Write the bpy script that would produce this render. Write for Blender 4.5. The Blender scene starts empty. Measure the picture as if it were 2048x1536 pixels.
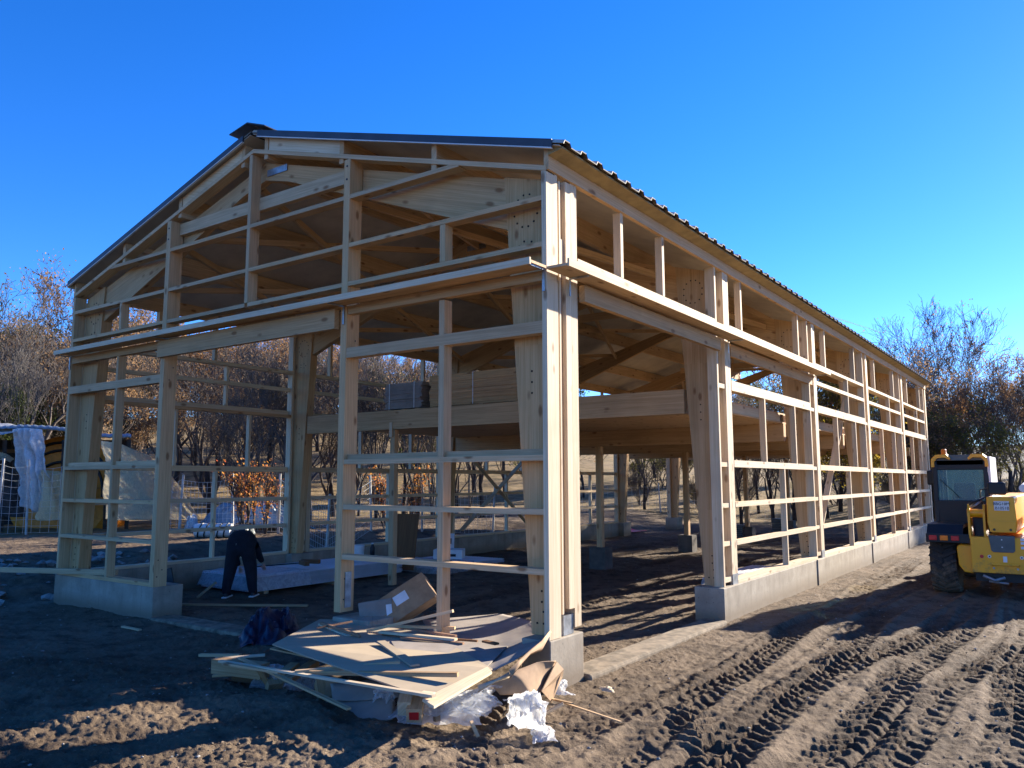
import bpy, bmesh, math, random
import numpy as np
from mathutils import Vector, Matrix

random.seed(7)
rng = np.random.RandomState(11)
S = bpy.context.scene
COL = S.collection
R_ = math.radians

# ------------------------------------------------------------------ camera
F_PX = 1588.0
PPX = np.array([1024., 768.])
def _axis(vp, s=1.0):
    v = np.array([vp[0]-PPX[0], vp[1]-PPX[1], F_PX]); return s*v/np.linalg.norm(v)
_dy = _axis((2159., 959.)); _dx = _axis((-1230., 967.), -1.0)
_dx = _dx-_dy*(_dx@_dy); _dx /= np.linalg.norm(_dx); _dz = np.cross(_dx, _dy)
if _dz[1] > 0: _dz = -_dz
RC = np.array([_dx, _dy, _dz]).T
CAM = np.array([4.4674, -6.9430, 2.1])
cam_d = bpy.data.cameras.new('camera'); cam = bpy.data.objects.new('camera', cam_d); COL.objects.link(cam)
cam_d.sensor_width = 36.0; cam_d.lens = F_PX/2048*36.0; cam_d.clip_start = 0.05; cam_d.clip_end = 9000
mw = Matrix.Identity(4)
for i in range(3):
    mw[i][0] = RC[0, i]; mw[i][1] = -RC[1, i]; mw[i][2] = -RC[2, i]; mw[i][3] = CAM[i]
cam.matrix_world = mw
S.camera = cam

# ------------------------------------------------------------------ world and sun
SUN_DIR = Vector((-.76, -2.65, -1.0)).normalized()      # the way the light travels
SUN_EL = math.asin(-SUN_DIR.z)
W = bpy.data.worlds.new('World'); S.world = W; W.use_nodes = True
nt = W.node_tree; nt.nodes.clear()
sky = nt.nodes.new('ShaderNodeTexSky'); sky.sky_type = 'NISHITA'; sky.sun_disc = False
sky.sun_elevation = SUN_EL
sky.sun_rotation = math.atan2(-SUN_DIR.x, -SUN_DIR.y)
sky.altitude = 600; sky.air_density = 0.78; sky.dust_density = 0.05; sky.ozone_density = 4.5
hs = nt.nodes.new('ShaderNodeHueSaturation'); hs.inputs['Hue'].default_value = 0.513; hs.inputs['Saturation'].default_value = 1.23; hs.inputs['Value'].default_value = 1.0
bg = nt.nodes.new('ShaderNodeBackground'); bg.inputs['Strength'].default_value = 0.100
wo = nt.nodes.new('ShaderNodeOutputWorld')
nt.links.new(sky.outputs[0], hs.inputs['Color']); nt.links.new(hs.outputs[0], bg.inputs['Color']); nt.links.new(bg.outputs[0], wo.inputs[0])
sl = bpy.data.lights.new('sun', 'SUN'); sl.energy = 5.0; sl.angle = R_(0.53); sl.color = (1.0, .90, .76)
sun = bpy.data.objects.new('sun', sl); COL.objects.link(sun)
sun.rotation_euler = SUN_DIR.to_track_quat('-Z', 'Y').to_euler(); sun.location = (20, 60, 30)
S.view_settings.view_transform = 'Standard'; S.view_settings.look = 'None'
S.view_settings.exposure = 1.80; S.view_settings.gamma = 1.0; S.view_settings.use_curve_mapping = False
S.cycles.max_bounces = 6; S.cycles.diffuse_bounces = 3; S.cycles.transparent_max_bounces = 12

# ------------------------------------------------------------------ helpers
def at(u, v, x=None, y=None, z=None):
    """point where the line of sight of a photo pixel meets a plane of the scene"""
    r = RC.T@np.array([(u-PPX[0])/F_PX, (v-PPX[1])/F_PX, 1.0])
    if x is not None: t = (x-CAM[0])/r[0]
    elif y is not None: t = (y-CAM[1])/r[1]
    else: t = ((0 if z is None else z)-CAM[2])/r[2]
    return Vector(CAM+r*t)
def along(u, dist):
    r = RC.T@np.array([(u-PPX[0])/F_PX, (960-PPX[1])/F_PX, 1.0]); r[2] = 0; r /= np.linalg.norm(r)
    return CAM[0]+r[0]*dist, CAM[1]+r[1]*dist

def _h(ix, iy, s):
    n = (ix.astype(np.int64)*374761393+iy.astype(np.int64)*668265263+s*1442695041) & 0xffffffff
    n = ((n ^ (n >> 13))*1274126177) & 0xffffffff
    return ((n ^ (n >> 16)) & 0xffffff)/float(0xffffff)
def vn(x, y, s=0):
    x = np.asarray(x, float); y = np.asarray(y, float)
    ix = np.floor(x); iy = np.floor(y); fx = x-ix; fy = y-iy
    fx = fx*fx*(3-2*fx); fy = fy*fy*(3-2*fy)
    a = _h(ix, iy, s); b = _h(ix+1, iy, s); c = _h(ix, iy+1, s); d = _h(ix+1, iy+1, s)
    return (a*(1-fx)+b*fx)*(1-fy)+(c*(1-fx)+d*fx)*fy*1.0
def fbm(x, y, o=4, s=0):
    t = 0; a = .5; f = 1.
    for k in range(o):
        t = t+a*(vn(x*f+13.7*k, y*f-7.1*k, s+k)-.5)*2; a *= .5; f *= 2.07
    return t
def sst(a, b, x):
    t = np.clip((x-a)/(b-a), 0, 1); return t*t*(3-2*t)

def tag(o, label=None, cat=None, group=None, kind=None):
    if label: o['label'] = label
    if cat: o['category'] = cat
    if group: o['group'] = group
    if kind: o['kind'] = kind
    return o
def thing(name, label, cat, loc=(0, 0, 0), rz=0, group=None):
    o = bpy.data.objects.new(name, None); COL.objects.link(o); o.empty_display_size = .2
    o.location = loc; o.rotation_euler = (0, 0, rz)
    return tag(o, label, cat, group)

class MB:
    """collects faces with a UV along the grain, links them as ONE mesh object"""
    def __init__(s): s.v = []; s.f = []; s.uv = []; s.mi = []
    def face(s, pts, L=(1, 0, 0), mi=0, off=(0, 0)):
        i0 = len(s.v); pts = [Vector(p) for p in pts]
        s.v += [tuple(p) for p in pts]; s.f.append(tuple(range(i0, i0+len(pts)))); s.mi.append(mi)
        n = (pts[1]-pts[0]).cross(pts[2]-pts[0])
        if n.length < 1e-12: n = Vector((0, 0, 1))
        n.normalize(); L = Vector(L).normalized()
        if abs(n.dot(L)) > .8:
            a = n.orthogonal().normalized(); b = n.cross(a)
            s.uv += [(p.dot(a)*.15+off[0], p.dot(b)+off[1]) for p in pts]
        else:
            b = n.cross(L).normalized()
            s.uv += [(p.dot(L)+off[0], p.dot(b)+off[1]) for p in pts]
    def box(s, x0, x1, y0, y1, z0, z1, L=None, mi=0):
        if L is None:
            d = (abs(x1-x0), abs(y1-y0), abs(z1-z0)); k = d.index(max(d)); L = [(1, 0, 0), (0, 1, 0), (0, 0, 1)][k]
        s.hexa([(x0, y0, z0), (x1, y0, z0), (x1, y1, z0), (x0, y1, z0), (x0, y0, z1), (x1, y0, z1), (x1, y1, z1), (x0, y1, z1)], L, mi)
        return s
    def hexa(s, p, L, mi=0):
        o = (random.uniform(0, 40), random.uniform(0, 40))
        for q in ((0, 3, 2, 1), (4, 5, 6, 7), (0, 1, 5, 4), (1, 2, 6, 5), (2, 3, 7, 6), (3, 0, 4, 7)):
            s.face([p[i] for i in q], L, mi, o)
    def beam(s, a, b, w, h, up=(0, 0, 1), mi=0, taper=1.0):
        a = Vector(a); b = Vector(b); L = (b-a).normalized(); up = Vector(up)
        sd = L.cross(up)
        if sd.length < 1e-5: sd = L.cross(Vector((0, 1, 0)))
        sd.normalize(); u = sd.cross(L).normalized()
        P = []
        for c, k in ((a, 1), (b, taper)):
            P += [c-sd*w/2*k-u*h/2*k, c+sd*w/2*k-u*h/2*k, c+sd*w/2*k+u*h/2*k, c-sd*w/2*k+u*h/2*k]
        s.hexa([P[0], P[1], P[5], P[4], P[3], P[2], P[6], P[7]], L, mi); return s
    def prism(s, poly, y0, y1, L=(1, 0, 0), mi=0, plane='xz'):
        """polygon in the XZ (or YZ, XY) plane pushed along the third axis"""
        def P(a, b, c):
            return {'xz': (a, c, b), 'yz': (c, a, b), 'xy': (a, b, c)}[plane]
        o = (random.uniform(0, 40), random.uniform(0, 40)); n = len(poly)
        A = [P(a, b, y0) for a, b in poly]; B = [P(a, b, y1) for a, b in poly]
        ar = sum(poly[i][0]*poly[(i+1) % n][1]-poly[(i+1) % n][0]*poly[i][1] for i in range(n))
        if (ar > 0) == (plane == 'xz'): s.face(A, L, mi, o); s.face(B[::-1], L, mi, o)
        else: s.face(A[::-1], L, mi, o); s.face(B, L, mi, o)
        for i in range(n):
            j = (i+1) % n; q = [A[i], A[j], B[j], B[i]]
            if (ar > 0) == (plane == 'xz'): q = q[::-1]
            s.face(q, L, mi, o)
        return s
    def tube(s, pts, rad, n=8, caps=True, mi=0):
        pts = [Vector(p) for p in pts]
        if not hasattr(rad, '__len__'): rad = [rad]*len(pts)
        i0 = len(s.v); prev = None
        for k, p in enumerate(pts):
            t = (pts[min(k+1, len(pts)-1)]-pts[max(k-1, 0)]).normalized()
            if prev is None: a = t.orthogonal().normalized()
            else:
                a = prev-t*prev.dot(t); a.normalize()
            prev = a; b = t.cross(a)
            for j in range(n):
                an = 2*math.pi*j/n; s.v.append(tuple(p+(a*math.cos(an)+b*math.sin(an))*rad[k]))
        for k in range(len(pts)-1):
            for j in range(n):
                j2 = (j+1) % n
                s.f.append((i0+k*n+j, i0+k*n+j2, i0+(k+1)*n+j2, i0+(k+1)*n+j)); s.mi.append(mi)
                s.uv += [(k*.3, j/n), (k*.3, (j+1)/n), (k*.3+.3, (j+1)/n), (k*.3+.3, j/n)]
        if caps:
            s.f.append(tuple(i0+j for j in range(n))[::-1]); s.mi.append(mi); s.uv += [(0, 0)]*n
            e = i0+(len(pts)-1)*n; s.f.append(tuple(e+j for j in range(n))); s.mi.append(mi); s.uv += [(0, 0)]*n
        return s
    def lathe(s, c, axis, prof, n=20, mi=0):
        """prof: (distance along axis, radius)"""
        c = Vector(c); ax = Vector(axis).normalized(); a = ax.orthogonal().normalized(); b = ax.cross(a); i0 = len(s.v); m = len(prof)
        for d, r in prof:
            for j in range(n):
                an = 2*math.pi*j/n; s.v.append(tuple(c+ax*d+(a*math.cos(an)+b*math.sin(an))*max(r, 1e-4)))
        for k in range(m-1):
            for j in range(n):
                j2 = (j+1) % n; s.f.append((i0+k*n+j, i0+k*n+j2, i0+(k+1)*n+j2, i0+(k+1)*n+j)); s.mi.append(mi); s.uv += [(0, 0)]*4
        s.f.append(tuple(i0+j for j in range(n))[::-1]); s.mi.append(mi); s.uv += [(0, 0)]*n
        e = i0+(m-1)*n; s.f.append(tuple(e+j for j in range(n))); s.mi.append(mi); s.uv += [(0, 0)]*n
        return s
    def build(s, name, mats, parent=None, smooth=False, bevel=0):
        me = bpy.data.meshes.new(name); me.from_pydata(s.v, [], s.f)
        uvl = me.uv_layers.new(name='UVMap'); uvl.data.foreach_set('uv', np.array(s.uv, dtype=np.float32).ravel())
        if not isinstance(mats, (list, tuple)): mats = [mats]
        for m in mats: me.materials.append(m)
        me.polygons.foreach_set('material_index', s.mi)
        if smooth: me.polygons.foreach_set('use_smooth', [True]*len(me.polygons))
        me.update()
        o = bpy.data.objects.new(name, me); COL.objects.link(o)
        if parent: o.parent = parent
        if bevel:
            w = o.modifiers.new('weld', 'WELD'); w.merge_threshold = .0004
            b = o.modifiers.new('bevel', 'BEVEL'); b.width = bevel; b.segments = 2; b.limit_method = 'ANGLE'; b.angle_limit = R_(40)
        return o
def box(name, x0, x1, y0, y1, z0, z1, mat, parent=None, L=None, bevel=0):
    return MB().box(x0, x1, y0, y1, z0, z1, L).build(name, mat, parent, bevel=bevel)
def grid_obj(name, P, mats, parent=None, smooth=True, closed=False, thick=0):
    """P: array (n, m, 3) -> sheet"""
    n, m, _ = P.shape
    idx = np.arange(n*m).reshape(n, m)
    q = np.stack([idx[:-1, :-1], idx[1:, :-1], idx[1:, 1:], idx[:-1, 1:]], -1).reshape(-1, 4)
    me = bpy.data.meshes.new(name); me.from_pydata(P.reshape(-1, 3).tolist(), [], q.tolist())
    uvl = me.uv_layers.new(name='UVMap')
    uu, vv = np.meshgrid(np.arange(n)/(n-1), np.arange(m)/(m-1), indexing='ij')
    uv = np.stack([uu, vv], -1).reshape(-1, 2)[q.ravel()]
    uvl.data.foreach_set('uv', uv.astype(np.float32).ravel())
    if not isinstance(mats, (list, tuple)): mats = [mats]
    for mt in mats: me.materials.append(mt)
    if smooth: me.polygons.foreach_set('use_smooth', [True]*len(me.polygons))
    me.update(); o = bpy.data.objects.new(name, me); COL.objects.link(o)
    if parent: o.parent = parent
    if thick:
        sm = o.modifiers.new('solid', 'SOLIDIFY'); sm.thickness = thick; sm.offset = 0
    return o
def skin(name, joints, edges, mat, parent=None, sub=2, root=0):
    me = bpy.data.meshes.new(name); me.from_pydata([j[:3] for j in joints], edges, [])
    o = bpy.data.objects.new(name, me); COL.objects.link(o); me.materials.append(mat)
    o.modifiers.new('skin', 'SKIN'); 
    lay = me.skin_vertices[0] if len(me.skin_vertices) else None
    if lay is None:
        bm = bmesh.new(); bm.from_mesh(me); bm.verts.layers.skin.verify(); bm.to_mesh(me); bm.free(); lay = me.skin_vertices[0]
    for i, j in enumerate(joints):
        r = j[3]; lay.data[i].radius = (r, r) if not hasattr(r, '__len__') else r
        lay.data[i].use_root = (i == root)
    ss = o.modifiers.new('sub', 'SUBSURF'); ss.levels = sub; ss.render_levels = sub
    o.modifiers['skin'].use_smooth_shade = True
    if parent: o.parent = parent
    return o
def copy_tree(o, parent=None):
    c = o.copy(); COL.objects.link(c); c.parent = parent
    for ch in list(o.children): copy_tree(ch, c)
    return c

# ------------------------------------------------------------------ materials
def mat(name, base=(.5, .5, .5), rough=.7, metal=0., spec=.4):
    m = bpy.data.materials.new(name); m.use_nodes = True; n = m.node_tree
    b = n.nodes['Principled BSDF']; b.inputs['Base Color'].default_value = (*base, 1); b.inputs['Roughness'].default_value = rough
    b.inputs['Metallic'].default_value = metal; b.inputs['Specular IOR Level'].default_value = spec
    return m, n, b
def N(n, t, **kw):
    x = n.nodes.new(t)
    for k, v in kw.items():
        if k.startswith('i_'): x.inputs[k[2:].replace('_', ' ')].default_value = v
        else: setattr(x, k, v)
    return x
def ramp(n, src, stops):
    r = n.nodes.new('ShaderNodeValToRGB'); e = r.color_ramp.elements
    while len(e) < len(stops): e.new(.5)
    for k, (p, c) in enumerate(stops): e[k].position = p; e[k].color = (*c, 1) if len(c) == 3 else c
    n.links.new(src, r.inputs[0]); return r
def noise(n, vec, scale, detail=4, rough=.55, dist=0):
    x = N(n, 'ShaderNodeTexNoise'); x.inputs['Scale'].default_value = scale; x.inputs['Detail'].default_value = detail
    x.inputs['Roughness'].default_value = rough; x.inputs['Distortion'].default_value = dist
    if vec is not None: n.links.new(vec, x.inputs['Vector'])
    return x
def mix(n, a, b, fac, mode='MIX'):
    x = N(n, 'ShaderNodeMix', data_type='RGBA', blend_type=mode)
    for sock, v in ((x.inputs['Factor'], fac), (x.inputs['A'], a), (x.inputs['B'], b)):
        if hasattr(v, 'links') or hasattr(v, 'node'): n.links.new(v, sock)
        elif isinstance(v, (int, float)): sock.default_value = v
        else: sock.default_value = (*v, 1)
    return x.outputs['Result']
def bump(n, b, h, strength=.3, dist=.01):
    x = N(n, 'ShaderNodeBump'); x.inputs['Strength'].default_value = strength; x.inputs['Distance'].default_value = dist
    n.links.new(h, x.inputs['Height']); n.links.new(x.outputs[0], b.inputs['Normal'])
def mapping(n, src, scale):
    x = N(n, 'ShaderNodeMapping'); x.inputs['Scale'].default_value = scale; n.links.new(src, x.inputs['Vector']); return x.outputs[0]
def math_(n, op, a, b=None):
    x = N(n, 'ShaderNodeMath', operation=op)
    for i, v in enumerate((a, b)):
        if v is None: continue
        if isinstance(v, (int, float)): x.inputs[i].default_value = v
        else: n.links.new(v, x.inputs[i])
    return x.outputs[0]

def wood(name, c1, c2, lam=0, knots=.8, rough=.75, ring=1.0):
    m, n, b = mat(name, c1, rough, spec=.25)
    tc = N(n, 'ShaderNodeTexCoord'); oi = N(n, 'ShaderNodeObjectInfo')
    g = noise(n, mapping(n, tc.outputs['UV'], (1.2, 55, 1)), 1.0, 5, .6, .4)
    g2 = noise(n, mapping(n, tc.outputs['UV'], (.5, 9, 1)), 1.0, 3, .6, 1.2)
    col = mix(n, c1, c2, ramp(n, g.outputs[0], [(.36, (0, 0, 0)), (.66, (1, 1, 1))]).outputs[0])
    col = mix(n, col, tuple(x*.82 for x in c2), math_(n, 'MULTIPLY', ramp(n, g2.outputs[0], [(.5, (0, 0, 0)), (.72, (1, 1, 1))]).outputs[0], .55*ring))
    if lam:
        sx = N(n, 'ShaderNodeSeparateXYZ'); n.links.new(tc.outputs['UV'], sx.inputs[0])
        fl = math_(n, 'FLOOR', math_(n, 'MULTIPLY', sx.outputs[1], 1/.042)); fu = math_(n, 'FLOOR', math_(n, 'MULTIPLY', sx.outputs[0], 1/2.3))
        wn = N(n, 'ShaderNodeTexWhiteNoise', noise_dimensions='2D'); cb = N(n, 'ShaderNodeCombineXYZ')
        n.links.new(fl, cb.inputs[0]); n.links.new(fu, cb.inputs[1]); n.links.new(cb.outputs[0], wn.inputs['Vector'])
        col = mix(n, col, (.78, .74, .68), math_(n, 'MULTIPLY', wn.outputs[0], .55), 'MULTIPLY')
    vo = N(n, 'ShaderNodeTexVoronoi'); n.links.new(mapping(n, tc.outputs['UV'], (2.3, 5.2, 1)), vo.inputs['Vector']); vo.inputs['Scale'].default_value = 1.0
    kn = ramp(n, vo.outputs['Distance'], [(.09, (1, 1, 1)), (.19, (0, 0, 0))])
    col = mix(n, col, (.20, .09, .035), math_(n, 'MULTIPLY', kn.outputs[0], knots))
    tone = ramp(n, oi.outputs['Random'], [(0, (.74, .70, .66)), (.35, (1, .97, .93)), (.6, (.86, .84, .82)), (1, (1.0, .88, .74))])
    col = mix(n, col, tone.outputs[0], 1.0, 'MULTIPLY')
    bl = noise(n, tc.outputs['Object'], 1.3, 3); col = mix(n, col, (.80, .78, .77), ramp(n, bl.outputs[0], [(.5, (0, 0, 0)), (.75, (.7, .7, .7))]).outputs[0], 'MULTIPLY')
    n.links.new(col, b.inputs['Base Color']); bump(n, b, g.outputs[0], .25, .003)
    return m
M = {}
M['glulam'] = wood('glulam', (.66, .455, .255), (.51, .335, .17), lam=1, knots=.75)
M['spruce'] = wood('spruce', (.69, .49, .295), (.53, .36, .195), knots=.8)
M['pale'] = wood('pale_sunlit_spruce', (.78, .65, .46), (.64, .50, .32), knots=.7)  # same spruce lightened to look sunlit on the long wall; also pale offcuts
M['redwood'] = wood('reddish_board', (.43, .26, .165), (.32, .18, .11), knots=.4)
M['oldwood'] = wood('offcut_wood', (.50, .36, .21), (.34, .22, .12), knots=.6)
M['osb'] = wood('brown_panel', (.22, .11, .05), (.15, .07, .03), knots=.2)

def simple(name, base, rough=.6, metal=0, var=.25, sc=6, bmp=.0, spec=.4, coords='Object'):
    m, n, b = mat(name, base, rough, metal, spec)
    tc = N(n, 'ShaderNodeTexCoord'); g = noise(n, tc.outputs[coords], sc, 5, .6)
    col = mix(n, base, tuple(max(0, c*(1-var*1.6)) for c in base), ramp(n, g.outputs[0], [(.38, (0, 0, 0)), (.68, (1, 1, 1))]).outputs[0])
    n.links.new(col, b.inputs['Base Color'])
    if bmp: bump(n, b, g.outputs[0], bmp, .01)
    return m
def concrete():
    m, n, b = mat('concrete', (.4, .37, .32), .85, spec=.25)
    tc = N(n, 'ShaderNodeTexCoord'); o = tc.outputs['Object']
    g = noise(n, o, 2.2, 6, .6); f = noise(n, o, 28, 4, .6); v = noise(n, mapping(n, o, (5, 5, .5)), 1.0, 4, .6)
    col = mix(n, (.38, .33, .255), (.24, .20, .15), ramp(n, g.outputs[0], [(.35, (0, 0, 0)), (.7, (1, 1, 1))]).outputs[0])
    col = mix(n, col, (.62, .60, .56), math_(n, 'MULTIPLY', ramp(n, v.outputs[0], [(.5, (0, 0, 0)), (.7, (1, 1, 1))]).outputs[0], .5), 'MULTIPLY')
    sp = ramp(n, f.outputs[0], [(.56, (0, 0, 0)), (.66, (1, 1, 1))]); col = mix(n, col, (.2, .18, .15), math_(n, 'MULTIPLY', sp.outputs[0], .4))
    sx = N(n, 'ShaderNodeSeparateXYZ'); n.links.new(o, sx.inputs[0])
    zz = math_(n, 'ADD', sx.outputs[2], math_(n, 'MULTIPLY', g.outputs[0], .25))
    sy = math_(n, 'FRACT', math_(n, 'MULTIPLY', math_(n, 'ADD', sx.outputs[1], sx.outputs[0]), .8)); seam = ramp(n, sy, [(.0, (1, 1, 1)), (.012, (0, 0, 0))]); col = mix(n, col, (.12, .10, .08), math_(n, 'MULTIPLY', seam.outputs[0], .55))
    ho = N(n, 'ShaderNodeTexVoronoi'); n.links.new(o, ho.inputs['Vector']); ho.inputs['Scale'].default_value = 9; hr = ramp(n, ho.outputs['Distance'], [(.05, (1, 1, 1)), (.09, (0, 0, 0))]); col = mix(n, col, (.10, .085, .07), math_(n, 'MULTIPLY', hr.outputs[0], .7))
    mud = ramp(n, zz, [(.20, (1, 1, 1)), (.38, (0, 0, 0))]); col = mix(n, col, (.17, .125, .08), math_(n, 'MULTIPLY', mud.outputs[0], .75))
    n.links.new(col, b.inputs['Base Color']); bump(n, b, f.outputs[0], .35, .006); return m
M['concrete'] = concrete()
M['sill'] = simple('soiled_concrete', (.27, .21, .14), .92, 0, .4, 7, .6)
M['steel'] = simple('galvanised_steel', (.42, .44, .46), .45, .75, .3, 9)
M['bolt'] = simple('dark_bolt', (.05, .045, .04), .5, .6, .2)
M['hole'] = simple('bolt_hole', (.03, .02, .015), .9, 0, .2)
M['roofmetal'] = simple('roof_metal', (.11, .085, .06), .65, .0, .25, 3)
M['roofunder'] = simple('roof_underside', (.56, .50, .41), .6, .0, .15, 2)
M['verge'] = simple('verge_metal', (.055, .06, .075), .5, .2, .2, 2)
M['fleece'] = simple('eave_fleece', (.36, .27, .13), .8, 0, .2, 5)

def soil():
    m, n, b = mat('soil', (.15, .1, .06), .93, spec=.15)
    tc = N(n, 'ShaderNodeTexCoord'); o = tc.outputs['Object']
    big = noise(n, o, .35, 5, .6, .3); md = noise(n, o, 3.0, 6, .65, .2); fi = noise(n, o, 26, 6, .7); mi = noise(n, o, 120, 3, .7)
    col = mix(n, (.145, .104, .066), (.220, .162, .108), ramp(n, big.outputs[0], [(.36, (0, 0, 0)), (.66, (1, 1, 1))]).outputs[0])
    col = mix(n, col, (.062, .042, .028), ramp(n, md.outputs[0], [(.46, (0, 0, 0)), (.66, (.85, .85, .85))]).outputs[0])
    col = mix(n, col, (.40, .32, .22), ramp(n, fi.outputs[0], [(.60, (0, 0, 0)), (.72, (.7, .7, .7))]).outputs[0])
    col = mix(n, col, (.045, .032, .023), ramp(n, mi.outputs[0], [(.34, (.75, .75, .75)), (.47, (0, 0, 0))]).outputs[0])
    wt = N(n, 'ShaderNodeAttribute', attribute_name='damp')
    col = mix(n, col, (.56, .54, .54), math_(n, 'MULTIPLY', wt.outputs['Fac'], .85), 'MULTIPLY')
    # grass and dry litter far from the works, on the bank and the hillside
    sx = N(n, 'ShaderNodeSeparateXYZ'); n.links.new(o, sx.inputs[0])
    at_ = N(n, 'ShaderNodeAttribute', attribute_name='grass')
    gn = noise(n, o, 1.1, 6, .7)
    gc = ramp(n, gn.outputs[0], [(.30, (.075, .068, .025)), (.48, (.22, .155, .07)), (.62, (.30, .215, .11)), (.78, (.17, .09, .035))])
    col = mix(n, col, gc.outputs[0], at_.outputs['Fac'])
    fa = N(n, 'ShaderNodeAttribute', attribute_name='far')
    col = mix(n, col, (.035, .042, .040), fa.outputs['Fac'])
    n.links.new(col, b.inputs['Base Color'])
    s_ = math_(n, 'ADD', math_(n, 'MULTIPLY', fi.outputs[0], 1.0), math_(n, 'MULTIPLY', mi.outputs[0], .45))
    s_ = math_(n, 'ADD', s_, math_(n, 'MULTIPLY', md.outputs[0], 1.6))
    bump(n, b, s_, .85, .028); return m
M['soil'] = soil()
M['clod'] = simple('clod', (.19, .14, .095), .95, 0, .45, 9, .5)
M['stone'] = simple('stone', (.30, .28, .25), .9, 0, .4, 5, .4)
M['twig'] = simple('twig', (.125, .10, .083), .95, 0, .3, 4)
M['bark'] = simple('bark', (.072, .056, .046), .95, 0, .4, 4, .5)
M['barkpale'] = simple('bark_pale', (.17, .15, .13), .95, 0, .4, 4, .5)
def leaf(name, cols):
    m, n, b = mat(name, cols[0], .7, spec=.2); oi = N(n, 'ShaderNodeNewGeometry')
    r = ramp(n, oi.outputs['Random Per Island'], [(k/(len(cols)-1), c) for k, c in enumerate(cols)])
    n.links.new(r.outputs[0], b.inputs['Base Color'])
    tr = N(n, 'ShaderNodeBsdfTranslucent'); n.links.new(r.outputs[0], tr.inputs[0])
    mx = N(n, 'ShaderNodeMixShader'); mx.inputs[0].default_value = .45
    n.links.new(b.outputs[0], mx.inputs[1]); n.links.new(tr.outputs[0], mx.inputs[2]); n.links.new(mx.outputs[0], n.nodes['Material Output'].inputs[0])
    return m
M['leafbrown'] = leaf('brown_leaf', [(.26, .155, .075), (.36, .215, .10), (.17, .105, .06), (.46, .29, .14)])
M['leafrust'] = leaf('rust_leaf', [(.36, .18, .07), (.44, .25, .10), (.24, .12, .06)])
M['leafyellow'] = leaf('yellow_leaf', [(.45, .33, .05), (.36, .26, .04), (.22, .18, .04), (.50, .40, .06)])
M['leafgreen'] = leaf('green_leaf', [(.035, .055, .018), (.055, .075, .02), (.09, .10, .03)])
M['leaforange'] = leaf('orange_leaf', [(.62, .22, .04), (.68, .34, .07), (.55, .12, .06)])
M['leafolive'] = leaf('olive_leaf', [(.16, .15, .035), (.11, .11, .03), (.21, .17, .04)])
def film(name, col=(.85, .87, .9), alpha=.45, rough=.18, tl_=.5):
    m, n, b = mat(name, col, rough, spec=.6); tc = N(n, 'ShaderNodeTexCoord')
    g = noise(n, tc.outputs['Object'], 9, 5, .7, 1.5)
    tp = N(n, 'ShaderNodeBsdfTransparent'); tl = N(n, 'ShaderNodeBsdfTranslucent'); tl.inputs[0].default_value = (*col, 1)
    m1 = N(n, 'ShaderNodeMixShader'); m1.inputs[0].default_value = tl_; n.links.new(b.outputs[0], m1.inputs[1]); n.links.new(tl.outputs[0], m1.inputs[2])
    mx = N(n, 'ShaderNodeMixShader'); r = ramp(n, g.outputs[0], [(.3, (alpha*.6,)*3), (.7, (min(1, alpha*1.5),)*3)])
    n.links.new(r.outputs[0], mx.inputs[0]); n.links.new(tp.outputs[0], mx.inputs[1]); n.links.new(m1.outputs[0], mx.inputs[2])
    n.links.new(mx.outputs[0], n.nodes['Material Output'].inputs[0]); bump(n, b, g.outputs[0], .8, .02); return m
M['film'] = film('clear_film', alpha=.42)
M['filmwhite'] = film('milky_film', (.86, .86, .84), .88, .3)
M['sheetwhite'] = film('white_sheet', (.92, .92, .9), 1.0, .35, .6)
M['canvas'] = film('cream_canvas', (.90, .80, .56), 1.0, .7, .75)
M['card'] = simple('cardboard', (.37, .235, .13), .85, 0, .2, 7)
M['cardgrey'] = simple('grey_cardboard', (.30, .255, .215), .85, 0, .15, 4)
M['paperboard'] = simple('hardboard', (.40, .315, .21), .8, 0, .1, 3)
M['paper'] = simple('white_paper', (.75, .75, .75), .7, 0, .1)
M['blackbag'] = simple('dark_blue_bag', (.015, .025, .055), .35, 0, .3, 6, .4)
M['panel'] = simple('white_sheeting', (.66, .66, .70), .4, 0, .12, 2)
M['yellow'] = simple('yellow_paint', (.88, .42, .012), .38, 0, .12, 3, spec=.5)
def dirty(name, base, rough, ztop):
    m, n, b = mat(name, base, rough, spec=.5); tc = N(n, 'ShaderNodeTexCoord'); g = noise(n, tc.outputs['Object'], 5, 6, .65); f = noise(n, tc.outputs['Object'], 30, 4, .7)
    ge = N(n, 'ShaderNodeNewGeometry'); sx = N(n, 'ShaderNodeSeparateXYZ'); n.links.new(ge.outputs['Position'], sx.inputs[0])
    d = math_(n, 'ADD', math_(n, 'MULTIPLY', sx.outputs[2], -1/ztop), math_(n, 'MULTIPLY', g.outputs[0], 1.9))
    r = ramp(n, math_(n, 'ADD', d, math_(n, 'MULTIPLY', f.outputs[0], .5)), [(.55, (0, 0, 0)), (.95, (1, 1, 1))])
    n.links.new(mix(n, base, (.17, .125, .08), math_(n, 'MULTIPLY', r.outputs[0], .8)), b.inputs['Base Color'])
    r2 = N(n, 'ShaderNodeMapRange'); n.links.new(r.outputs[0], r2.inputs[0]); r2.inputs[3].default_value = rough; r2.inputs[4].default_value = .95; n.links.new(r2.outputs[0], b.inputs['Roughness']); return m
M['yellow'] = dirty('yellow_paint', (.86, .38, .008), .35, .8); M['rubber'] = dirty('muddy_rubber', (.024, .022, .020), .85, .9)
M['black'] = simple('black_plastic', (.012, .013, .015), .5, 0, .2, 4)
M['tyre'] = simple('tyre_rubber', (.028, .024, .021), .9, 0, .45, 5, .3)
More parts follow.
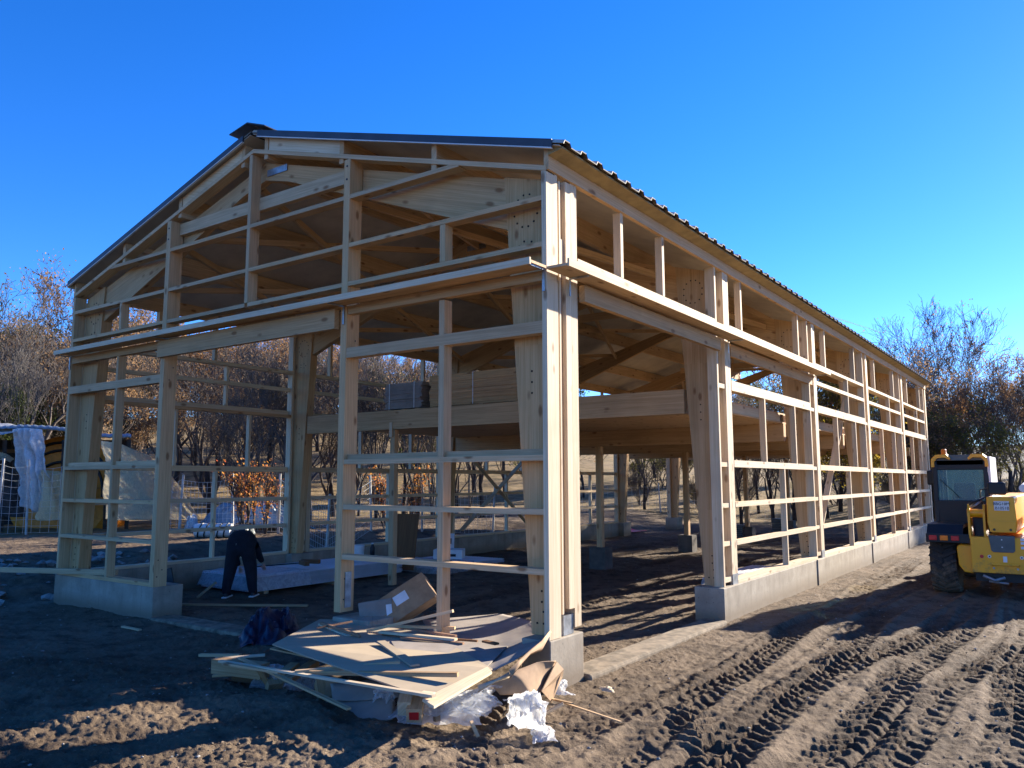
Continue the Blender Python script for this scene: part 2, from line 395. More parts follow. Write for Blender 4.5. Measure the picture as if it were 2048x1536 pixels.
M['concreteshade'] = simple('shaded_concrete', (.13, .11, .09), .9, 0, .3, 3)  # concrete darkened: the shade on the mid piers is put into the colour
M['greypaint'] = simple('grey_paint', (.10, .12, .12), .45, 0, .15)
M['white'] = simple('white_paint', (.72, .71, .68), .45, 0, .1)
M['red'] = simple('red_plastic', (.55, .02, .02), .35, 0, .1)
M['amber'] = simple('amber_plastic', (.9, .22, .01), .3, 0, .1)
M['navy'] = simple('navy_cloth', (.010, .012, .020), .9, 0, .3, 12, .3)
M['skin'] = simple('skin', (.42, .25, .18), .6, 0, .1)
M['shoe'] = simple('shoe', (.06, .05, .045), .7, 0, .2)
M['orange'] = simple('orange_paint', (.70, .24, .02), .5, 0, .2)
M['wire'] = simple('fence_wire', (.62, .64, .62), .5, .0, .1)
M['fencepost'] = simple('fence_post', (.55, .53, .48), .8, 0, .2)
M['bluesheet'] = simple('blue_grey_sheet', (.22, .30, .36), .5, 0, .3, 3)
def glass(name, col, a):
    m, n, b = mat(name, col, .06, spec=.8); tp = N(n, 'ShaderNodeBsdfTransparent'); tp.inputs[0].default_value = (.75, .9, .9, 1)
    mx = N(n, 'ShaderNodeMixShader'); mx.inputs[0].default_value = a
    n.links.new(tp.outputs[0], mx.inputs[1]); n.links.new(b.outputs[0], mx.inputs[2]); n.links.new(mx.outputs[0], n.nodes['Material Output'].inputs[0]); return m
M['glass'] = glass('cab_glass', (.22, .38, .38), .42)
# ------------------------------------------------------------------ ground
def gh_base(x, y):
    x = np.asarray(x, float); y = np.asarray(y, float)
    z = .55*sst(-11.2, -14.5, x)*sst(60, 40, y)
    q = -x*.87+y*.32
    z = z+8.5*sst(34, 92, q)+4*sst(90, 220, q)
    z = z+2.2*sst(34, 62, y)*sst(30, 5, x)-1.5*sst(6, 60, x)
    z = z+.20*sst(-1.0, -3.2, y)*sst(3.4, 1.0, x)
    far = np.hypot(x, y); z = z-6*sst(150, 500, far)*sst(-40, 80, x)
    az = np.arctan2(x+20, y); z = z+far*.055*sst(1200, 2600, far)*(.7+.5*fbm(az*4, az*0, 4, 5))
    return z
TRK = [  # wheel tracks: x at y, wander, width, lug depth, phase, from y, to y
    (.98, .10, .42, .040, 0.0, -5, 25), (1.95, .14, .44, .048, .4, -6, 8.5), (2.85, .12, .44, .036, .8, -2.5, 9.4), (3.72, .1, .42, .040, .1, -3, 9.2), (1.45, .35, .42, .034, .55, -4, 14), (2.45, -.4, .42, .040, .25, -6, 8), (3.3, .3, .40, .034, .9, -4, 8.5),
    (-2.6, .1, .40, .028, .3, 3.0, 24), (-4.4, .1, .40, .028, .3, 2.0, 24), (-7.2, .1, .40, .022, .3, 8.0, 24)]
def tracks(x, y, damp=None):
    z = np.zeros_like(x)
    for (cx, w, wd, dp, ph, y0, y1) in TRK:
        c = cx+w*np.sin(y*.35+ph*6)+.06*np.sin(y*1.1+ph*9); d = x-c; ad = np.abs(d)
        m = sst(wd*.62, wd*.40, ad)*sst(y0, y0+1.5, y)*sst(y1, y1-1.5, y)
        m = m*(.50+.50*sst(-.22, .20, fbm(x*.8+ph*30, y*.5, 3, 60)))
        if damp is not None: np.maximum(damp, m, out=damp)
        pr = (y+ad*.9*np.where(d > 0, 1, .95)+np.where(d > 0, .11, 0)+.07*fbm(x*1.7, y*1.3, 3, 90))/.195
        s = pr-np.floor(pr); lug = sst(.0, .22, s)*sst(.62, .40, s)
        z = z+m*(-.026+dp*lug*.74*(.6+.8*vn(x*5, y*5, 91)))+.026*sst(wd*.95, wd*.62, ad)*sst(wd*.42, wd*.62, ad)*sst(y0, y0+1, y)
    # an arc where the machine turned in front of the corner
    for rr in (5.2, 6.9):
        X = x-6.2; Y = y-2.2; r = np.hypot(X, Y); an = np.arctan2(Y, X); d = r-rr; ad = np.abs(d)
        m = sst(.26, .17, ad)*sst(-2.9, -2.6, an)*sst(-1.7, -2.0, an); m = m*(.5+.5*sst(-.2, .3, fbm(x*.5, y*.5, 3, 71)))
        pr = (an*rr+ad*.9+np.where(d > 0, .1, 0))/.21; s = pr-np.floor(pr)
        z = z+m*(-.035+.05*sst(0, .2, s)*sst(.62, .4, s))
    return z
def gh(x, y, fine=True):
    x = np.asarray(x, float); y = np.asarray(y, float)
    z = gh_base(x, y)
    near = sst(60, 25, np.hypot(x, y))
    wall = np.minimum(1, .25+np.abs(np.where(y > -.5, x+.05, 9))*1.2)
    rough = 1+.6*sst(-1.2, -2.6, y)*sst(1.0, -.5, x)
    if fine:
        tr = tracks(x, y)
        z = z+near*tr*wall
        z = z+near*wall*rough*(.050*fbm(x*.55, y*.55, 3, 1)+.028*fbm(x*2.6, y*2.6, 4, 2)+.026*(.35-np.abs(fbm(x*6, y*6, 5, 3)))*(.4+.9*vn(x*.8, y*.8, 50)))
        z = z+near*rough*.016*fbm(x*21, y*21, 3, 4)
        # churned lumps at the left foreground
        z = z+.10*sst(-1.4, -1.9, y)*sst(-2.9, -2.3, y)*sst(-3.2, -2.2, x)*sst(.2, -.6, x)*(.6+.8*fbm(x*2, y*2, 3, 8))
        z = z+.22*sst(-10.9, -11.8, x)*sst(-14.5, -12.5, x)*sst(-2.5, -.5, y)*sst(6, 2, y)*(.5+fbm(x*1.5, y*1.5, 3, 9))
    else:
        z = z+near*.050*fbm(x*.55, y*.55, 3, 1)*wall
    return z
def gz(x, y): return float(gh(np.array([x]), np.array([y]))[0])

def build_ground():
    fwd = math.atan2(RC[2, 1], RC[2, 0])
    a = [-180]
    while a[-1] < 180:
        c = abs(a[-1]+.0); a.append(a[-1]+(.085 if c < 36 else .25 if c < 60 else 2.0))
    a[-1] = 180.0; ang = np.radians(np.array(a))+fwd
    r = [0.0, .8, 1.6, 2.3]
    while r[-1] < 8000:
        R0 = r[-1]; k = .0042 if R0 < 22 else .0075 if R0 < 60 else .03 if R0 < 400 else .08
        r.append(R0*(1+k))
    r = np.array(r); A, Rr = np.meshgrid(ang, r)
    X = CAM[0]+Rr*np.cos(A); Y = CAM[1]+Rr*np.sin(A); Z = gh(X, Y)
    n, m = X.shape; idx = np.arange(n*m).reshape(n, m)
    q = np.stack([idx[:-1, :-1], idx[1:, :-1], idx[1:, 1:], idx[:-1, 1:]], -1).reshape(-1, 4)
    me = bpy.data.meshes.new('ground'); co = np.stack([X, Y, Z], -1).reshape(-1, 3).astype(np.float32)
    me.vertices.add(len(co)); me.vertices.foreach_set('co', co.ravel())
    me.loops.add(q.size); me.loops.foreach_set('vertex_index', q.ravel().astype(np.int32))
    me.polygons.add(len(q)); me.polygons.foreach_set('loop_start', np.arange(0, q.size, 4, dtype=np.int32))
    me.polygons.foreach_set('loop_total', np.full(len(q), 4, dtype=np.int32)); me.polygons.foreach_set('use_smooth', np.ones(len(q), dtype=bool))
    me.update(calc_edges=True); me.validate()
    g = sst(-17, -24, X+0*Y)*.9; g = np.maximum(g, sst(29, 34, Y)); g = np.maximum(g, sst(12, 24, X)*.9)
    g = np.clip(g+.5*fbm(X*.35, Y*.35, 4, 21)*(g > .02), 0, 1)
    sp = .9*sst(.32, .18, np.hypot((X-.85), (Y-10.0)*.45)); g = np.maximum(g, sp*.5)
    dm = np.zeros_like(X); tracks(X, Y, dm); dm = np.maximum(dm, .8*sst(.05, .35, fbm(X*.45, Y*.45, 4, 77)))*sst(60, 30, np.hypot(X, Y)); a2 = me.attributes.new('damp', 'FLOAT', 'POINT'); a2.data.foreach_set('value', dm.ravel().astype(np.float32))
    a3 = me.attributes.new('far', 'FLOAT', 'POINT'); a3.data.foreach_set('value', sst(95, 150, np.hypot(X, Y)).ravel().astype(np.float32))
    at_ = me.attributes.new('grass', 'FLOAT', 'POINT'); at_.data.foreach_set('value', g.ravel().astype(np.float32))
    me.materials.append(M['soil']); o = bpy.data.objects.new('ground', me); COL.objects.link(o); tag(o, kind='structure')
build_ground()

def rock_mesh(mb, c, s, seed):
    r = random.Random(seed); P = []
    for (a, b, cc) in ((1, 0, 0), (-1, 0, 0), (0, 1, 0), (0, -1, 0), (0, 0, 1), (0, 0, -1), (.6, .6, .5), (-.6, .6, .4), (.6, -.6, .4), (-.6, -.6, .5)):
        k = r.uniform(.7, 1.15); P.append(Vector((a*k*s[0], b*k*s[1], cc*k*s[2])))
    bm = bmesh.new(); vs = [bm.verts.new(p) for p in P]; bmesh.ops.convex_hull(bm, input=vs)
    rot = Matrix.Rotation(r.uniform(0, 6.3), 3, 'Z'); bm.verts.ensure_lookup_table(); i0 = len(mb.v); mp = {}
    for v in bm.verts:
        if v.link_faces: mp[v.index] = len(mb.v); mb.v.append(tuple(Vector(c)+rot@v.co))
    bm.verts.index_update()
    for f in bm.faces:
        mb.f.append(tuple(mp[v.index] for v in f.verts)); mb.mi.append(0); mb.uv += [(0, 0)]*len(f.verts)
    bm.free()
def protos(nn):
    L = []
    for k in range(nn):
        mb = MB(); rock_mesh(mb, (0, 0, 0), (1, random.uniform(.6, 1), random.uniform(.45, .8)), 100+k); L.append((np.array(mb.v), mb.f))
    return L
def scatter(name, pts, sizes, m_):
    PR = protos(12); V = []; Fc = []; off = 0
    zz = gh(pts[:, 0], pts[:, 1])
    for i in range(len(pts)):
        v, f = PR[i % 12]; a = random.uniform(0, 6.28); s = sizes[i]; c, sn = math.cos(a)*s, math.sin(a)*s
        w = np.stack([v[:, 0]*c-v[:, 1]*sn+pts[i, 0], v[:, 0]*sn+v[:, 1]*c+pts[i, 1], v[:, 2]*s+zz[i]+s*.12], -1)
        V.append(w); Fc += [tuple(j+off for j in q) for q in f]; off += len(v)
    me = bpy.data.meshes.new(name); me.from_pydata(np.concatenate(V).tolist(), [], Fc); me.materials.append(m_)
    o = bpy.data.objects.new(name, me); COL.objects.link(o); return o
def pts_wedge(n, r0, r1, spread=36, pw=1.0):
    fwd = math.atan2(RC[2, 1], RC[2, 0]); r = r0+(r1-r0)*rng.rand(n)**pw; a = fwd+np.radians(rng.uniform(-spread, spread, n))
    return np.stack([CAM[0]+r*np.cos(a), CAM[1]+r*np.sin(a)], -1)
P = pts_wedge(11000, 2.2, 17, 40, 1.0); dn = fbm(P[:, 0]*.9, P[:, 1]*.9, 3, 33)+.35*sst(-.6, -2, P[:, 1])*sst(1, -1, P[:, 0]); P = P[dn > .02]
tag(scatter('soil_clods', P, .004+.018*rng.rand(len(P))**3, M['clod']), kind='stuff')
P = pts_wedge(2600, 2.2, 26, 40, 1.0); P = P[~((np.abs(P[:, 0]+.1) < .4) & (P[:, 1] > 0))]
tag(scatter('gravel', P, .005+.018*rng.rand(len(P))**2.5, M['stone']), kind='stuff')
# rubble heap outside the left bay
P = np.stack([rng.uniform(-13.6, -10.7, 130), rng.uniform(-1.2, 3.8, 130)], -1)
tag(scatter('rubble', P, .05+.13*rng.rand(130)**1.6, M['stone']), kind='stuff')

# ------------------------------------------------------------------ the barn
SL = .288                                     # slope of the roof
WD = 10.2                                     # width, from x=0 to x=-10.2
CX = -5.12
def dd(x): return min(-x, 10.24+x)
barn = thing('timber_barn', 'large unfinished timber frame building with bare studs and a metal roof', 'barn', (0, 0, 0))
FY = [.2, 4.97, 10.2, 15.45, 20.7, 25.6]      # frames
PY = [.40, 5.22, 10.45, 15.7, 20.95, 25.78]   # posts of the long walls
def mirx(x, side): return x if side > 0 else -10.24-x
def zr(d): return 5.38+.285*d
TH = .19
for k, y0 in enumerate(FY):
    for side in (1, -1):
        X = lambda x: mirx(x, side)
        z0 = .5
        poly = [(X(-.10), z0), (X(-.10), zr(.10)), (X(-.70), zr(.70)), (X(-.655), 4.95), (X(-.35), z0)]
        c = MB().prism(poly, y0, y0+TH, L=(0, 0, 1)).build('column', M['glulam'], barn)
        bb = MB(); pts = []
        for j in range(12):
            a = j*math.tau/12+.2; pts.append((-.40+.16*math.cos(a), 5.12+.19*math.sin(a)))
        for j in range(5):
            a = j*math.tau/5+.6; pts.append((-.40+.10*math.cos(a)*.9, 4.72+.05*math.sin(a)))
        for z in (3.05, 3.17, 3.29): pts += [(-.33, z)]
        pts += [(-.2, .62), (-.28, .62), (-.2, .74), (-.22, .95), (-.22, .84)]
        for (a, b) in pts: bb.lathe((X(a), y0-.004, b), (0, 1, 0), [(0, .012), (.02, .012)], 8)
        if side > 0:
            for (a, b) in ((.06, 5.1), (.12, 4.95), (.07, 4.8), (.12, 4.7), (.06, 3.0), (.06, 3.12), (.06, .85), (.06, .74), (.05, .62), (.12, .62)): bb.lathe((-.094, y0+a, b), (-1, 0, 0), [(0, .012), (.02, .012)], 8)
        bb.build('bolt_heads', M['hole'], c)
        # rafter, deep at the knee
        pr = [(X(-.12), 4.76), (X(-.12), zr(.12)-.01), (X(-5.12), zr(5.12)-.01), (X(-5.12), 6.56), (X(-4.6), 6.43), (X(-1.6), 5.30), (X(-.66), 4.955)]
        MB().prism(pr, y0+.035, y0+TH-.035, L=(1*side, 0, -.285 if side > 0 else .285) if False else ((-1 if side > 0 else 1), 0, .3)).build('rafter', M['glulam'], barn)
    if k in (0, 2, 4): MB().box(-7.17 if k == 0 else -7.4, -3.06 if k == 0 else -2.8, y0-.055 if k == 0 else y0-.03, y0+.03, 6.07, 6.26).build('collar_tie', M['spruce'], barn)
    pl = box('joint_plate', CX+.05, CX+.5, y0+.018, y0+.030, 6.60, 6.70, M['steel'], barn)

# purlins and roof
for d in (1.62, 3.25, 4.85):
    for side in (1, -1):
        x = mirx(-d, side); MB().box(x-.04, x+.04, .02, 25.95, zr(d)-.006, 5.70+SL*d).build('purlin', M['spruce'], barn)
def roof(side):
    e0 = 5.725; per = .355; prof = []
    y = -.05
    while y < 26.0:
        prof += [(y, 0), (y+.03, .045), (y+.12, .045), (y+.15, 0)]; y += per
    prof.append((26.02, 0)); prof = np.array(prof)
    rows = []
    for d in np.linspace(-.26, 5.1, 8):
        rows.append([(mirx(-d, side), py, e0+SL*d+ph) for py, ph in prof])
    P = np.array(rows)
    if side < 0: P = P[::-1]
    o = grid_obj('roof_sheet', P, [M['roofmetal'], M['roofunder']], barn, smooth=False)
    sm = o.modifiers.new('solid', 'SOLIDIFY'); sm.thickness = .012; sm.offset = -1; sm.material_offset = 1; sm.material_offset_rim = 0
roof(1); roof(-1)
for side in (1, -1):
    MB().prism([(mirx(-d, side), 5.708+SL*d+t) for d, t in ((-.2, 0), (-.2, .008), (5.09, .008), (5.09, 0))], -.045, 25.98, L=(0, 1, 0)).build('roof_lining', M['roofunder'], barn)
for side in (1, -1):
    X = lambda x: mirx(x, side)
    zt = lambda d: 5.725+SL*d
    MB().prism([(X(.12), zt(-.12)-.05), (X(.12), zt(-.12)+.045), (X(-4.95), zt(4.95)+.045), (X(-4.95), zt(4.95)-.05)], -.075, -.052, L=(-1, 0, .29)).build('verge_trim', M['verge'], barn)
    MB().prism([(X(.12), zt(-.12)-.064), (X(.12), zt(-.12)-.052), (X(-4.95), zt(4.95)-.052), (X(-4.95), zt(4.95)-.064)], -.085, -.050, L=(-1, 0, .29)).build('verge_lip', M['white'], barn)
    # fascia, eave soffit strip
    x0, x1 = sorted((X(-.035), X(.025))); box('fascia', x0, x1, .012, 25.95, 5.45, 5.715, M['spruce'], barn)
    MB().prism([(X(.027), 5.60), (X(.027), 5.70), (X(.21), 5.655), (X(.21), 5.635)], .0, 25.95, L=(0, 1, 0)).build('eave_board', M['fleece'], barn)
    # raking plate of the gable
    MB().prism([(X(-.0), 5.43), (X(0), 5.49), (X(-5.12), 5.49+.2885*5.12), (X(-5.12), 5.43+.2885*5.12)], -.004, .17, L=(-1, 0, .29)).build('gable_plate', M['spruce'], barn)
    za = 5.49+.2885*3.30; zb = 5.49+.2885*4.8
    MB().prism([(X(-3.30), za+.003), (X(-3.30), za+.19), (X(-4.8), zb+.19), (X(-4.8), zb+.003)], .03, .07, L=(-1, 0, .29)).build('blocking_board', M['pale'], barn)
    zt2 = 7.18
# ridge cap
rc = MB()
for s_ in (1, -1):
    a = [(CX, 7.335), (CX+.40*s_, 7.335-.40*SL-.03), (CX+.42*s_, 7.335-.40*SL-.055), (CX, 7.318)]
    if s_ < 0: a = [(CX, 7.335), (CX-.42, 7.335-.40*SL+.045), (CX-.43, 7.335-.40*SL+.03), (CX, 7.318)]
    rc.prism(a, -.13, 26.05, L=(0, 1, 0))
rc.build('ridge_cap', M['verge'], barn)

# --- front gable: studs
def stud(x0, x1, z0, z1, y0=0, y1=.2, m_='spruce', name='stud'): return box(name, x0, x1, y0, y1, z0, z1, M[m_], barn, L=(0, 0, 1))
def ztop(x): return 5.43+.2885*dd(x)
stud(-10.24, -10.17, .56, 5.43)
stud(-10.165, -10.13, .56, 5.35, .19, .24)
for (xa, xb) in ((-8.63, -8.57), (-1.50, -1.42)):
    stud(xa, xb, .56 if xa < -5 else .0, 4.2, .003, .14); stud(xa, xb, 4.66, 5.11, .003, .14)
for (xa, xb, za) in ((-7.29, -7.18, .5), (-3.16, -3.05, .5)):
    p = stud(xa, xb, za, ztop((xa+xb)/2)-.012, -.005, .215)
    bb = MB()
    for z in (ztop(xa)-.12, ztop(xa)-.3): bb.lathe(((xa+xb)/2, -.012, z), (0, 1, 0), [(0, .014), (.006, .014)], 10)
    for (yy, z) in ((.05, .65), (.13, .75), (.06, .9), (.09, 3.7), (.15, 3.9)): bb.lathe((xb+.002, yy, z), (-1, 0, 0), [(0, .011), (.02, .011)], 8)
    bb.build('bolt_heads', M['bolt'], p)
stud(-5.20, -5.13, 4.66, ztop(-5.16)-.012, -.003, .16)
stud(-.062, 0.0, .5, 5.445, 0, .225, 'pale')
# bottom splice of the right gable post
box('base_bracket', -3.045, -3.035, .06, .16, .55, .98, M['steel'], barn)
# --- front gable: rails
B3 = [(-10.17, -7.29), (-7.18, -5.20), (-5.13, -3.16), (-3.05, -.062)]
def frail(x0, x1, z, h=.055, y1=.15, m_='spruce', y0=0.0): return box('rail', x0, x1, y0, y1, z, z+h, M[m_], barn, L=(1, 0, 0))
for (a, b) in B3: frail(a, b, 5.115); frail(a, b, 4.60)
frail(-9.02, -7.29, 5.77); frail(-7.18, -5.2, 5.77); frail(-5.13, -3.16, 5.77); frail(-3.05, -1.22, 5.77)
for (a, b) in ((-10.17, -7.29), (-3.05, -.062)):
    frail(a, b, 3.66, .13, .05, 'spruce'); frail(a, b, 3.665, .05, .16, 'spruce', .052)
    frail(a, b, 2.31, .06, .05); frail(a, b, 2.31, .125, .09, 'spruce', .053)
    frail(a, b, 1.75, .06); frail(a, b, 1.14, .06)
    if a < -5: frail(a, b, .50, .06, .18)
# beam strips under the ledge
box('ledger_beam', -10.2, -7.30, .004, .10, 4.205, 4.335, M['glulam'], barn)
box('ledger_beam', -7.17, -3.17, .004, .10, 4.30, 4.335, M['glulam'], barn)
box('ledger_beam', -3.04, -.065, .004, .10, 4.225, 4.335, M['glulam'], barn)
box('header_beam', -7.27, -3.19, -.085, -.008, 4.045, 4.30, M['glulam'], barn)
box('front_ledge', -10.16, .0, -.30, -.008, 4.345, 4.375, M['spruce'], barn)
box('ledge_edge', -10.16, .0, -.325, -.302, 4.325, 4.40, M['pale'], barn)
MB().box(-6.6, -4.6, -.14, -.03, 4.377, 4.46).build('loose_board', M['pale'], barn)
for x in (-10.20, -7.10, -3.1, -.03):
    mb = MB(); mb.box(x-.015, x+.015, -.28, -.006, 4.325, 4.343); mb.box(x-.015, x+.015, -.022, -.012 if x != -.03 else -.006, 4.1, 4.325); mb.build('bracket', M['steel'], barn)
# --- long wall on the right: side ledge
box('side_ledge', .028, .285, -.05, 10.66, 4.325, 4.352, M['spruce'], barn)
box('ledge_edge', .287, .312, -.05, 10.66, 4.315, 4.40, M['pale'], barn)
for y in (.42, 5.3, 10.5):
    mb = MB(); mb.box(.029, .27, y-.015, y+.015, 4.305, 4.323); mb.box(.029, .037, y-.015, y+.015, 4.12, 4.305); mb.build('bracket', M['steel'], barn)
box('header_beam', .002, .075, .67, 4.86, 4.10, 4.29, M['glulam'], barn)
box('header_beam', -.06, .0, 5.5, 10.42, 4.10, 4.30, M['glulam'], barn)
box('sill_board', -.03, .02, .67, 5.20, 4.405, 4.50, M['pale'], barn)
box('sill_board', -.03, .02, 5.50, 10.40, 4.405, 4.47, M['pale'], barn)
def side_wall(side):
    X = lambda x: mirx(x, side)
    def B(name, xa, xb, y0, y1, z0, z1, m_, L=None):
        a, b = sorted((X(xa), X(xb))); return box(name, a, b, y0, y1, z0, z1, M[m_], barn, L)
    zc = 5.449
    # corner pack
    if side > 0:
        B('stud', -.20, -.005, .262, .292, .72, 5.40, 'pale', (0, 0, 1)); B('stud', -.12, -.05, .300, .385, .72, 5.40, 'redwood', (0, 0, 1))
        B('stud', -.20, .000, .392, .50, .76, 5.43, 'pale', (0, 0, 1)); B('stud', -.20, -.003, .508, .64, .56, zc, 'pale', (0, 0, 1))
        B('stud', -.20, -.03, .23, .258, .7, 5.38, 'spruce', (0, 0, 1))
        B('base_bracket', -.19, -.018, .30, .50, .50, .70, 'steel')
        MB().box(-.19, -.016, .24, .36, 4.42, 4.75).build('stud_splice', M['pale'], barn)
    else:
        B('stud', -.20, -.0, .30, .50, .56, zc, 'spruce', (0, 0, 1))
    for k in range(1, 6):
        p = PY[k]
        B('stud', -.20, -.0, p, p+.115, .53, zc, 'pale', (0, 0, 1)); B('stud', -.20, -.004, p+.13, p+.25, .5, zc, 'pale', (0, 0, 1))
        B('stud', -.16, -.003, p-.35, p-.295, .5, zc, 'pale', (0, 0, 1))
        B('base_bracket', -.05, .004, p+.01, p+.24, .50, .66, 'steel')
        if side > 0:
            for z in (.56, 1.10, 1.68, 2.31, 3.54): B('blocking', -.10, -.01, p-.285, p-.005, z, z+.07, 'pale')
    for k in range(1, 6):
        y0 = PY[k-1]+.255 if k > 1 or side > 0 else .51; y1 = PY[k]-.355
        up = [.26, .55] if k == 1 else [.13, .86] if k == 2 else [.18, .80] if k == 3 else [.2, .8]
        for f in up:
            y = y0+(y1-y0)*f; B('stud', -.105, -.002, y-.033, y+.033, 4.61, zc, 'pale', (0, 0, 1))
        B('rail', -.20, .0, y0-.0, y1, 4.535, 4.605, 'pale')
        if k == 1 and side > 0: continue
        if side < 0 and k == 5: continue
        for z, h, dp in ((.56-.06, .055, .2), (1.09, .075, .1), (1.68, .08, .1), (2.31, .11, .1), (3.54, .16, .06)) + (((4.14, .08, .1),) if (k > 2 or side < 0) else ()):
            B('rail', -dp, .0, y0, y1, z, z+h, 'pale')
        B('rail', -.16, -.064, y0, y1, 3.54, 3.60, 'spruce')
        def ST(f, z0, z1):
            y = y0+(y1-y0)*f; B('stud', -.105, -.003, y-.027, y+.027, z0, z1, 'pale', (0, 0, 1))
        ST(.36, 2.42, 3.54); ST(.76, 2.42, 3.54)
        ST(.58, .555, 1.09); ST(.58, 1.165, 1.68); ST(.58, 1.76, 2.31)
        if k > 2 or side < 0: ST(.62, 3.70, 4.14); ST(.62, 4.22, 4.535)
        # window studs inside the lower bay
        if side > 0:
            pass
side_wall(1); side_wall(-1)
# diagonal boards
MB().beam((-.27, 14.6, 4.3), (-.27, 11.1, .7), .03, .13, up=(1, 0, 0)).build('brace', M['pale'], barn)
MB().beam((-9.97, 14.3, .7), (-9.97, 10.9, 3.1) , .03, .13, up=(1, 0, 0)).build('brace', M['spruce'], barn)
MB().beam((-9.97, 10.9, .7), (-9.97, 14.6, 3.1), .03, .16, up=(1, 0, 0)).build('brace', M['spruce'], barn)
# wind bracing under the roof
for (ya, yb) in ((.4, 4.97), (5.2, 10.2), (10.4, 15.45), (20.9, 25.6)):
    for side in (1, -1):
        for (da, db) in ((.9, 2.8), (2.9, 4.8)):
            za = lambda d: zr(d)-.10
            MB().beam((mirx(-da, side), ya, za(da)), (mirx(-db, side), yb, za(db)), .06, .10).build('brace', M['spruce'], barn)
            MB().beam((mirx(-db, side), ya, za(db)-.11), (mirx(-da, side), yb, za(da)-.11), .06, .10).build('brace', M['spruce'], barn)

# --- mezzanine
for k, y in enumerate(FY[1:5]):
    z0, z1 = (3.16, 3.55) if k == 0 else (2.93, 3.30)
    box('mezzanine_beam', -9.62, -.60, y+.0 if k else y-.02, y+.16, z0, z1, M['glulam'], barn)
box('mezzanine_beam', -9.62, -.60, FY[5]+.02, FY[5]+.16, 2.98, 3.30, M['glulam'], barn)
mb = MB(); x = -9.6
while x < -.7:
    mb.box(x, x+.192, FY[1]+.17, FY[4], 3.302, 3.33, L=(0, 1, 0)); x += .2
mb.build('floor_soffit', M['spruce'], barn)
mb = MB(); x = -9.6
while x < -.75:
    mb.box(x, x+.08, FY[1]+.17, FY[4], 3.333, 3.50); x += .7
mb.build('floor_joists', M['spruce'], barn)
box('floor_deck', -9.6, -.66, FY[1]+.17, FY[4]+.1, 3.503, 3.53, M['spruce'], barn)
for k in range(1, 4): box('edge_beam', -.70, -.655, FY[k]+.2, FY[k+1]-.02, 3.335, 3.50, M['pale'], barn)
for y in (FY[2], FY[3], FY[4], FY[5]):
    box('mezzanine_post', -5.19, -5.05, y+.01, y+.15, .5, 2.93, M['glulam'], barn, L=(0, 0, 1))
    box('pier', -5.34, -4.9, y-.10, y+.26, -.2, .5, M['concreteshade'], barn)
box('mezzanine_post', -7.07, -6.95, 4.98, 5.10, .02, 3.155, M['spruce'], barn, L=(0, 0, 1))
box('post_plate', -7.06, -6.98, 4.93, 4.945, 3.0, 3.3, M['pale'], barn)
# extra posts that stand in the hall behind the right wall
for (x, y) in ((-2.6, 15.5), (-2.6, 20.75)):
    pass

# --- concrete
def con(name, *a): return box(name, *a, M['concrete'], barn, bevel=.012)
con('plinth', -.27, .025, 5.42, 26.05, -.3, .498)
con('plinth', -10.27, -10.0, .52, 20.6, -.3, .498)
con('plinth', -10.26, -7.171, -.005, .5, -.3, .498)
con('pier', -3.19, -2.55, .0, .42, -.3, .44)
con('pier', -.34, .012, -.008, .655, -.3, .495)
for y in FY[1:]:
    con('pier', -.42, .045, y-.25, y+.44, -.3, .502)
    con('pier', -10.32, -9.80, y-.2, y+.42, -.3, .502)
box('threshold', -.30, .09, .66, 4.71, -.3, .05, M['sill'], barn, bevel=.03)
box('threshold', -7.17, -3.2, -.05, .36, -.3, .06, M['sill'], barn, bevel=.03)
# ------------------------------------------------------------------ stacks on the mezzanine
def board_stack(name, label, x0, x1, y0, y1, z0, z1, layers, m_, strapx=(), group=None):
    t = thing(name, label, 'boards', ((x0+x1)/2, (y0+y1)/2, z0), 0, group); ox, oy = (x0+x1)/2, (y0+y1)/2
    mb = MB(); h = (z1-z0)/layers
    for i in range(layers):
        a, b = random.uniform(-.035, .035), random.uniform(-.02, .02)
        mb.box(x0-ox+a, x1-ox+a, y0-oy+b, y1-oy+b, i*h+.0015, (i+1)*h-.0015, L=(1, 0, 0))
    mb.build('boards', m_, t)
    br = MB()
    for q in (.12, .5, .88): br.box((x0-ox)+(x1-x0)*q-.05, (x0-ox)+(x1-x0)*q+.05, y0-oy+.01, y1-oy-.01, -.055, -.001)
    br.build('bearers', M['oldwood'], t)
    for s in strapx:
        st = MB(); st.box(s-ox-.008, s-ox+.008, y0-oy-.034, y0-oy-.030, 0, z1-z0+.004); st.box(s-ox-.008, s-ox+.008, y0-oy-.018, y1-oy+.018, z1-z0+.002, z1-z0+.005); st.build('strap', M['white'], t)
    return t
board_stack('board_stack', 'long stack of pale brown boards with thin straps on the upper floor', -6.25, -3.6, 5.25, 6.3, 3.60, 4.24, 16, M['glulam'], (-5.1, -3.95))
board_stack('panel_stack', 'short grey brown stack of sheets beside the long board stack', -7.45, -6.42, 5.2, 6.6, 3.60, 4.14, 14, M['cardgrey'], (-7.3, -6.6))

